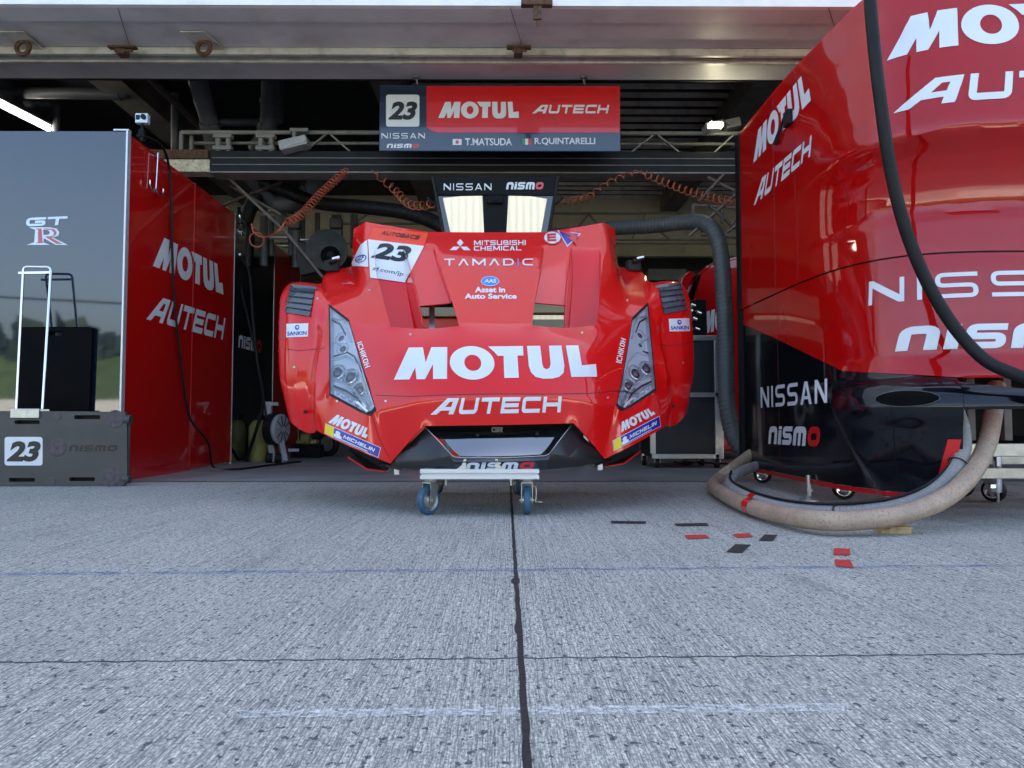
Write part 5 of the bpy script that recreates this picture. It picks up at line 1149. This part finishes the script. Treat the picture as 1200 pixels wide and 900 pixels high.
m = MB(); m.box((P(546, 550, YD).x, YD+.022, zt1+.018), (P(581, 550, YD).x, YD+.034, zt1+.040), .002); part('bumper_pad', m, RUB2, dl)
def caster(px, yaw, lever, Yc_):
    x = P(px, 600, Yc_).x; t = Vector((x, Yc_, 0)); r = .060; w_ = .030
    Rz = Matrix.Rotation(R(yaw), 4, 'Z'); Tm = Matrix.Translation(t) @ Rz
    m = MB(); m.lathe((-w_/2, 0, r), (1, 0, 0), [(r*.74, 0), (r*.92, 0), (r, .005), (r, w_-.005), (r*.92, w_), (r*.74, w_)], 36); m.bm.transform(Tm); wh = part('caster', m, BLUEW, dl, smooth=40)
    m = MB(); m.lathe((-w_/2+.001, 0, r), (1, 0, 0), [(0, -.004), (r*.3, -.004), (r*.34, .002), (r*.5, .004), (r*.62, .002), (r*.74, 0)], 30); m.lathe((w_/2-.001, 0, r), (-1, 0, 0), [(0, -.004), (r*.3, -.004), (r*.34, .002), (r*.5, .004), (r*.62, .002), (r*.74, 0)], 30); m.bm.transform(Tm); part('rim', m, STL, wh, smooth=40)
    m = MB()
    for s in (-1, 1):
        m.slab([(s*(w_/2+.006), -.012, r-.012), (s*(w_/2+.006), .014, r-.012), (s*(w_/2+.006), .042, r*2+.012), (s*(w_/2+.006), -.012, r*2+.012)], (s*.0035, 0, 0))
    m.box((-w_/2-.01, -.014, r*2+.010), (w_/2+.01, .044, r*2+.016), .001); m.cyl((-w_/2-.016, 0, r), (w_/2+.016, 0, r), .007, 10); m.lathe((0, .018, r*2+.016), (0, 0, 1), [(.030, 0), (.032, .004), (.032, .012), (.024, .016), (0, .016)], 24); m.box((-.035, -.02, zt0-.004), (.035, .056, zt0-.0005), .001)
    m.bm.transform(Tm); part('fork', m, STL, wh, smooth=35)
    if lever:
        m = MB(); m.tube(catmull([(w_/2+.012, -.005, r*2), (w_/2+.022, -.012, r*2-.004), (w_/2+.024, -.014, r+.03), (w_/2+.022, -.014, r-.01+.006), (w_/2+.03, -.02, r-.005), (w_/2+.05, -.028, r-.006)], 5), .003, 8); m.bm.transform(Tm); part('brake_lever', m, STL, wh)
caster(502, -38, False, 3.17); caster(617.5, 0, True, 3.17); caster(512, -20, False, 3.17+DL-.15); caster(606, 10, False, 3.17+DL-.15)
m = MB(); 
for x in (xl+.10, xr-.12): m.box((x, YD+.06, zt0-.03), (x+.006, YD+.1, zt0)); 
part('bracket', m, STL, dl)
YR_ = YD+DL
for s in (-1, 1):
    m = MB(); x = (xl+.03) if s < 0 else (xr-.03); m.bar((x, YR_+.02, zt1), (x, YR_+.02, .80), .035); m.bar((x, YR_+.02, .80), (x, YR_-.12, .86), .035); part('rear_post', m, ALU, dl)
# ================================================================== RED FAIRING AT THE RIGHT
PLAN = [(1.490, 4.66), (1.492, 4.30), (1.495, 3.95), (1.497, 3.68), (1.505, 3.46), (1.535, 3.27), (1.60, 3.12), (1.72, 3.01), (1.90, 2.95), (2.2, 2.92), (2.6, 2.91), (3.1, 2.92), (3.7, 2.95)]
WT = [0, 0, 0, .12, .3, .6, .85, 1, 1, 1, 1, 1, 1]
NP = 10
path = catmull([(x, y, wt) for (x, y), wt in zip(PLAN, WT)], NP)
cum = [0]
for a, b in zip(path, path[1:]): cum.append(cum[-1]+math.hypot(b.x-a.x, b.y-a.y))
PR = [(2.45, -.17), (2.25, -.10), (2.05, -.04), (1.85, .015), (1.68, .052), (1.60, .068), (1.562, .070), (1.548, .060), (1.53, .035), (1.48, -.012), (1.42, -.042), (1.36, -.060), (1.30, -.070), (1.262, -.070), (1.25, -.055), (1.22, -.048), (1.10, -.035), (1.0, -.022), (.85, -.008), (.70, .006), (.575, .010), (.53, .085), (.49, .115), (.455, .125), (.42, .12), (.36, .10), (.09, .05)]
def prof(z):
    for (z1, d1), (z0, d0) in zip(PR, PR[1:]):
        if z >= z0: t = max(0, min(1, (z-z0)/(z1-z0))); t = t*t*(3-2*t)*.35+t*.65; return d0+(d1-d0)*t
    return PR[-1][1]
def S(a, z, off=0):
    """fairing surface point at arc length a and height z"""
    a = max(0, min(cum[-1]-1e-6, a)); i = 0
    lo, hi = 0, len(cum)-1
    while hi-lo > 1:
        md = (lo+hi)//2
        if cum[md] <= a: lo = md
        else: hi = md
    t = (a-cum[lo])/(cum[hi]-cum[lo]); p = path[lo].lerp(path[hi], t); tg = (path[hi]-path[lo]); n = Vector((-(tg.y), tg.x, 0)).normalized()
    if n.dot(Vector((-1, -1, 0))) < 0: n = -n
    ex = 0
    if z < .66:
        ac = 1.24+(.60-z)*.55; t2 = max(0, min(1, (a-ac)/.07)); ex = .045*t2*t2*(3-2*t2)*max(0, min(1, (.66-z)/.1))
    d = prof(z)*p.z+off+ex
    return Vector((p.x, p.y, z))+n*d, n
def a_at(px, z=1.0):
    """arc length whose surface point is seen at column px (from the photograph's layout)"""
    best = min(range(600), key=lambda i: abs(S(cum[-1]*i/600, z)[0].x-PX_x(px, S(cum[-1]*i/600, z)[0].y)))
    return cum[-1]*best/600
def PX_x(px, Y): return P(px, 492, Y).x
A_CORN = a_at(985, .6); A_FR = a_at(1127, .3); AEND = cum[-1]
fr = thing('equipment_fairing', 'tall red and black fairing on casters at the right, hoses coming out below', 'fairing', (2.2, 3.8, 0))
def zsplit(a):
    """height of the red and black boundary"""
    if a < A_CORN: return 1.0+(.62-1.0)*(a/A_CORN)**1.05
    t = min(1, (a-A_CORN)/.5); return .62-.055*t
def patch(name, a0_, a1_, zt_f, zb_f, mat, off=0, rows=24, cols=110, thick=.006, smooth=35):
    m = MB(); g = []
    zs_extra = []
    for j in range(rows+1):
        r = []
        for i in range(cols+1):
            a = a0_+(a1_-a0_)*i/cols; zt__, zb__ = zt_f(a), zb_f(a); z = zt__+(zb__-zt__)*j/rows; p, n = S(a, z, off); r.append(m.bm.verts.new(p))
        g.append(r)
    for ra, rb in zip(g, g[1:]):
        for i in range(cols): m.bm.faces.new([ra[i], rb[i], rb[i+1], ra[i+1]])
    bmesh.ops.solidify(m.bm, geom=m.bm.faces[:], thickness=thick)
    bmesh.ops.recalc_face_normals(m.bm, faces=m.bm.faces[:])
    return part(name, m, mat, fr, smooth=smooth)
ZTOP = 2.235
SEAM = lambda a: 1.10 if a < .9 else 1.10-.02*min(1, (a-.9)/1.2)
def topz(a):
    t = max(0, min(1, (a-(A_CORN-.25))/.9)); return ZTOP+.22*t*t*(3-2*t)
patch('upper_shell', 0, AEND, topz, lambda a: SEAM(a)+.003, RED3, off=.006, rows=70)
patch('lower_shell', 0, AEND, lambda a: SEAM(a)-.003, lambda a: zsplit(a), RED3, off=0, rows=30)
patch('black_skirt', 0.0, A_FR, lambda a: zsplit(a)-.002, lambda a: .11, BLK, off=0, rows=44)
patch('black_sill', A_FR+.0005, AEND, lambda a: zsplit(a)-.02-.03*min(1, (a-A_FR)/.2), lambda a: .44, BLK, off=.004, rows=16)
patch('red_edging', 0, a_at(1090, .1), lambda a: .109, lambda a: .088, REDV, off=.006, rows=2)
# top cover
m = MB(); pts = [S(AEND*i/80, topz(AEND*i/80)-.01)[0] for i in range(81)]; vs = [m.bm.verts.new(p) for p in pts]; back = [m.bm.verts.new((max(p.x, 1.6)+.0, 4.9, p.z)) for p in pts]
for i in range(80): m.bm.faces.new([vs[i], vs[i+1], back[i+1], back[i]])
part('top_cover', m, RED3, fr)
m = MB(); m.box((1.475, 4.665, 1.10), (1.54, 4.74, 2.235), .004); m.box((1.475, 4.665, .11), (1.54, 4.74, 1.095), .004); part('rear_frame', m, RUB2, fr)
m = MB(); m.box((1.58, 4.72, .5), (3.7, 4.76, 2.2)); part('rear_panel', m, RUB2, fr)
SLOTM = pm('flat_dark_opening', (.003, .003, .003), .95, var=0, spec=.1)
# intake oval, vertical seams, door outline, latch
def sdecal(name, VF, a0_, a1_, z0, z1, mat, off=.003, seg=None, shear=0, box=None, parent=None):
    def f(u, v): p, n = S(a0_+(a1_-a0_)*u, z0+(z1-z0)*v); return p, n
    return decal(name, VF, f, mat, parent or fr, box=box, off=off, seg=seg)
def seam(pts, off, name='seam', r=.0022, mat=None):
    m = MB(); m.tube([S(a, z, off)[0] for a, z in pts], r, 5); return part(name, m, mat or pm_seam, fr)
pm_seam = pm('dark_red_seam', (.09, .004, .005), .6, var=.1)
seam([(1.0*A_CORN*.43, z/20*(ZTOP-1.13)+1.13) for z in range(21)], .0062, r=.0012); seam([(A_CORN*.43, .13+z/20*.95) for z in range(21)], 0, r=.0012)
seam([(A_CORN*.66, 1.13+z/20*(ZTOP-1.15)) for z in range(21)], .0062, r=.0010)
aI = a_at(1065, .45)
o_ = sdecal('intake_slot', tess([(ell(.5, .5, .5, .5), [])]), aI-.085, aI+.075, .455, .515, SLOTM, off=.007, seg=.12)
m = MB(); m.tube([S(aI-.005+.082*math.cos(t), .484+.032*math.sin(t), .004)[0] for t in [2*math.pi*k/40 for k in range(40)]], .003, 8, closed=True); part('intake_rim', m, BLK, fr, smooth=60)
m = MB(); a5 = a_at(1118, .2); a6 = a_at(1102, .2); q = [S(a6-.02, .135, .004)[0], S(a6+.025, .135, .004)[0], S(a5+.012, .325, .004)[0], S(a5-.022, .325, .004)[0]]; m.slab(q, (-.002, -.004, 0)); part('red_end_strip', m, REDV, fr)
am_ = a_at(1050, .2); seam([(am_, .12+z/20*.36) for z in range(21)], .001, r=.002, mat=RUB2)
# lettering wrapped round the front
def ftext(polys, px0, wid, z0, z1, mat=WHT, box=None):
    a0_ = a_at(px0, (z0+z1)/2); return sdecal('lettering', tess(polys), a0_, a0_+wid, z0, z1, mat, off=.0085 if z0 > 1.1 else .0025, seg=.18, box=box)
ftext(MOTUL, 1054, 1.02, 1.925, 2.12); ftext(AUTECH, 1057, 1.12, 1.675, 1.795); ftext(NISSAN, 1022, 1.06, .895, 1.0)
a0_ = a_at(1051, .74)
bxn = NISALL
for pol, mt in ((NISM, WHT), (NISO, WHT)): sdecal('lettering', tess(pol), a0_, a0_+.80, .685, .785, mt, seg=.18, box=bxn)
FB = []
for ch in fr.children:
    if ch.name.split('.')[0] in ('upper_shell', 'lower_shell', 'black_skirt'):
        FB.append(ch)
vv, ff = [], []
for ch in FB:
    b = len(vv); vv += [MW[fr.name] @ v.co for v in ch.data.vertices]; ff += [tuple(b+i for i in p.vertices) for p in ch.data.polygons]
FBV = BVHTree.FromPolygons(vv, ff)
def side_t(polys, p4, mat=WHT, box=None, VF=None, name='lettering', off=.002):
    c = [PX(x, y, 1.487) for x, y in p4]; return decal(name, VF or tess(polys), qmap(c), mat, fr, box=box, bvh=FBV, off=off, seg=.35)
side_t(MOTUL, [(883, 192.5), (951, 119), (945, 81.5), (884.5, 157)]); side_t(AUTECH, [(883.5, 241), (952, 181.5), (952, 158), (887, 214)])
side_t(NISSANB, [(892, 478), (970, 472), (970, 443.5), (891.5, 454)])
for pol, mt in ((NISM, WHT), (NISO, REDV)): side_t(pol, [(900.5, 520), (961.7, 523.8), (961.7, 500), (900.5, 499.5)], mt, box=NISALL)
m = MB(); c = PX(923, 137, 1.475); m.box(c+Vector((-.015, -.04, -.05)), c+Vector((.012, .03, .03)), .004); c2 = PX(912, 150, 1.478); m.slab([c2+Vector((0, -.10, .04)), c2+Vector((0, .08, -.06)), c2+Vector((0, .03, -.085)), c2+Vector((0, -.06, -.02))], (-.004, 0, 0)); part('latch', m, RUB, fr)
# rounded access door outline on the side
dr_ = [tuple(p) for p in fillet([(A_CORN*.62, 1.20), (A_CORN*.98, 1.22), (A_CORN*1.02, 1.45), (A_CORN*.90, 1.66)], .10, False, 8)]
m = MB(); m.tube([S(a, z, .0065)[0] for a, z in dr_], .0009, 5); part('door_outline', m, pm_seam, fr)
# base frame, feet and casters under it
m = MB(); zA = .235
m.box((1.85, 3.13, .245), (3.7, 3.18, .30), .003); m.box((1.62, 3.4, .13), (3.7, 3.45, .18), .003); m.box((1.56, 4.5, .13), (3.7, 4.55, .18), .003); m.box((1.58, 3.5, .13), (1.62, 4.5, .17), .003); part('base_frame', m, STL, fr)
m = MB(); m.box((1.83, 3.30, .33), (3.7, 3.34, .60)); part('cavity_wall', m, RUB2, fr)
for x in (2.0, 2.16, 2.35): m = MB(); m.box((x, 3.22, .31), (x+.035, 3.25, .60), .003); part('cavity_bracket', m, GREYP, fr)
def foot(px, py):
    p = G(px, py, 0); m = MB(); m.lathe(p, (0, 0, 1), [(.0, .0), (.045, .0), (.045, .012), (.02, .025), (.012, .03), (.012, .13), (0, .13)], 20); m.lathe(p, (0, 0, 1), [(.018, .05), (.018, .065), (.012, .066)], 6); part('levelling_foot', m, STL, fr, smooth=35)
foot(948, 588); foot(1040, 592.5)
def fcaster(px, py, yaw=20, r=.055):
    p = G(px, py, 0); M_ = Matrix.Translation(p) @ Matrix.Rotation(R(yaw), 4, 'Z')
    m = MB(); m.lathe((-.018, 0, r), (1, 0, 0), [(r*.70, 0), (r*.93, 0), (r, .006), (r, .03), (r*.93, .036), (r*.70, .036)], 30); m.bm.transform(M_); wh = part('caster', m, RUB, fr, smooth=40)
    m = MB(); m.lathe((-.019, 0, r), (1, 0, 0), [(0, -.006), (r*.3, -.006), (r*.4, .004), (r*.6, .0), (r*.70, .0)], 24); m.lathe((.019, 0, r), (-1, 0, 0), [(0, -.006), (r*.3, -.006), (r*.4, .004), (r*.6, .0), (r*.70, .0)], 24); m.bm.transform(M_); part('rim', m, CHR, wh, smooth=40)
    m = MB(); [m.slab([(s*.026, -.01, r), (s*.026, .014, r), (s*.026, .04, r*2+.012), (s*.026, -.012, r*2+.012)], (s*.003, 0, 0)) for s in (-1, 1)]; m.box((-.03, -.03, r*2+.012), (.03, .05, r*2+.02)); m.bm.transform(M_); part('fork', m, STL, wh)
fcaster(989, 585, 70); fcaster(1128, 582, 50); fcaster(1165, 588, 30); fcaster(894, 566, 60); fcaster(1088, 578, 80); fcaster(1230, 586, 20)
p = G(1170, 592, 0); m = MB(); m.cyl(p+Vector((0, 0, .06)), p+Vector((0, 0, .25)), .018, 14); m.cyl(p, p+Vector((0, 0, .06)), .006, 8); m.box(p+Vector((-.04, -.01, .06)), p+Vector((.0, .02, .10)), .004); part('pin_stop', m, CHR, fr, smooth=40)
# ------------------------------------------------------------------ hoses of the fairing
def hose(label, pts, r, mat, name='hose', n=16, sub=10, rib=None):
    m = MB()
    if rib: m.tube(*ribbed(catmull(pts, sub), r, *rib), n)
    else: m.tube(catmull(pts, sub), r, n)
    return solo(name, m, mat, label, 'hose', smooth=60)
hose('thick black hose hanging from above in front of the red fairing', [P(1020, -120, 2.80), P(1019, -20, 2.80), P(1024, 50, 2.80), P(1032, 120, 2.80), P(1043, 195, 2.82), P(1060, 265, 2.84), P(1086, 330, 2.84), P(1118, 383, 2.82), P(1152, 420, 2.78), P(1185, 437, 2.74), P(1220, 447, 2.70), P(1290, 458, 2.6)], .0235, RUB)
hose('thick beige woven hose looping from under the fairing along the ground', [P(1168, 452, 3.12), P(1164, 485, 3.04), P(1156, 522, 2.92), P(1138, 556, 2.80), P(1108, 583, 2.70), P(1065, 601, 2.62), G(1015, 609, .055), G(960, 610, .050), G(905, 601, .042), G(868, 589, .042), G(845, 577, .042), (G(836, 569, .042)), G(842, 561, .05), P(855, 551, 4.45), P(870, 540, 4.55), P(884, 530, 4.62), P(905, 520, 4.9)], .0345, BEIGE, n=20)
m = MB()
pth = [P(1120, 480, 3.00), P(1128, 505, 2.93), P(1127, 532, 2.87), P(1112, 560, 2.82), P(1085, 582, 2.78), P(1045, 596, 2.76), P(990, 602, 2.80), P(940, 600, 2.93), P(900, 592, 3.12), P(872, 581, 3.38), P(857, 570, 3.7), P(858, 560, 4.0), P(872, 551, 4.3), P(890, 545, 4.5)]
hose('grey ribbed clear hose strapped beside the beige hose', pth, .030, CLEARH, n=18, rib=(.009, .0022))
hose('thin black line running along the top of the grey clear hose', [Vector(p)+Vector((0, .012, .036)) for p in pth[1:-2]], .006, RUB, n=8)
for i, (px, py) in enumerate(((881, 600),)):
    pass
def band(path_pts, t0, t1, r, mat, label, name='tape_band'):
    c = catmull(path_pts, 10); seg_ = c[t0:t1]; m = MB(); m.tube(seg_, r, 20, cap=False); return solo(name, m, mat, label, 'tape', smooth=60)
bp_ = [P(1168, 452, 3.12), P(1164, 485, 3.04), P(1156, 522, 2.92), P(1138, 556, 2.80), P(1108, 583, 2.70), P(1065, 601, 2.62), G(1015, 609, .055), G(960, 610, .050), G(905, 601, .042), G(868, 589, .042), G(845, 577, .042)]
band(bp_, 85, 88, .0355, REDV, 'red tape wrapped round the beige hose'); band(pth, 84, 87, .031, REDV, 'red tape wrapped round the grey clear hose')
m = MB(); c = S(0, 0)[0]; p = G(1048, 624, 0); m.box(p+Vector((-.06, -.03, 0)), p+Vector((.045, .03, .016)), .001); m.box(p+Vector((-.03, -.032, .0165)), p+Vector((.05, .03, .024)), .001); solo('wooden_block', m, WOOD, 'small plywood block lying on the concrete under the beige hose', 'wood block')
# cable ties
for t_ in ((pth, 24), (pth, 62)):
    c = catmull(t_[0], 10); i = t_[1]; m = MB(); m.torus(c[i], (c[i+1]-c[i-1]), .0335, .0025, 24, 6); solo('cable_tie', m, RUB, 'black cable tie round the grey clear hose, ' + ('upper one at its bend by the fairing' if i == 24 else 'lower one where the hose lies flat'), 'cable tie')
# ================================================================== the far side of the pit lane (seen only in reflections)
gb = pm('dry_grass', (.05, .085, .02), .9, var=.4, vs=.6)
m = MB(); m.slab([(-70, -34, -.02), (70, -34, -.02), (70, -46, 5.2), (-70, -46, 5.2)], (0, -.5, -.3)); tag(part('grass_bank', m, gb), kind='structure')
wl = thing('pit_wall', 'long pale wall on the far side of the pit lane, facing the garages', 'wall', (0, -15, 0))
m = MB(); m.box((-60, -15.2, 0), (60, -15, 1.05), .02); part('concrete', m, pm('pale_wall_paint', (.55, .55, .53), .6, var=.1, dirt=.3), wl)
random.seed(3); m = MB()
for i in range(1100):
    x = random.uniform(-75, 75); h = 5.0+random.random()*(2.9+1.2*math.sin(x*.25)+.7*math.sin(x*.71)); y = -47+random.uniform(-2, 2); sz = random.uniform(.5, 1.1)
    a = random.random()*6.28; u = Vector((math.cos(a), math.sin(a), random.uniform(-.5, .5)))*sz; v = Vector((random.uniform(-.4, .4), random.uniform(-.4, .4), 1)).normalized()*sz
    c = Vector((x, y, h)); m.quad(c-u-v, c+u-v*.8, c+u*.8+v, c-u*.9+v*.9)
tag(part('tree_line', m, pm('dark_foliage', (.025, .045, .02), .8, var=.5, vs=1)), 'dark row of trees on the bank beyond the pit wall', 'trees', kind='stuff')
m = MB(); a, b = Vector((-30, -10, 6.1)), Vector((16, -10, 5.2)); m.tube([a.lerp(b, i/30)+Vector((0, 0, -2.3*(1-(2*i/30-1)**2))) for i in range(31)], .03, 6)
solo('overhead_cable', m, RUB, 'thin dark cable crossing high over the pit lane, mirrored in the dark panel', 'cable')
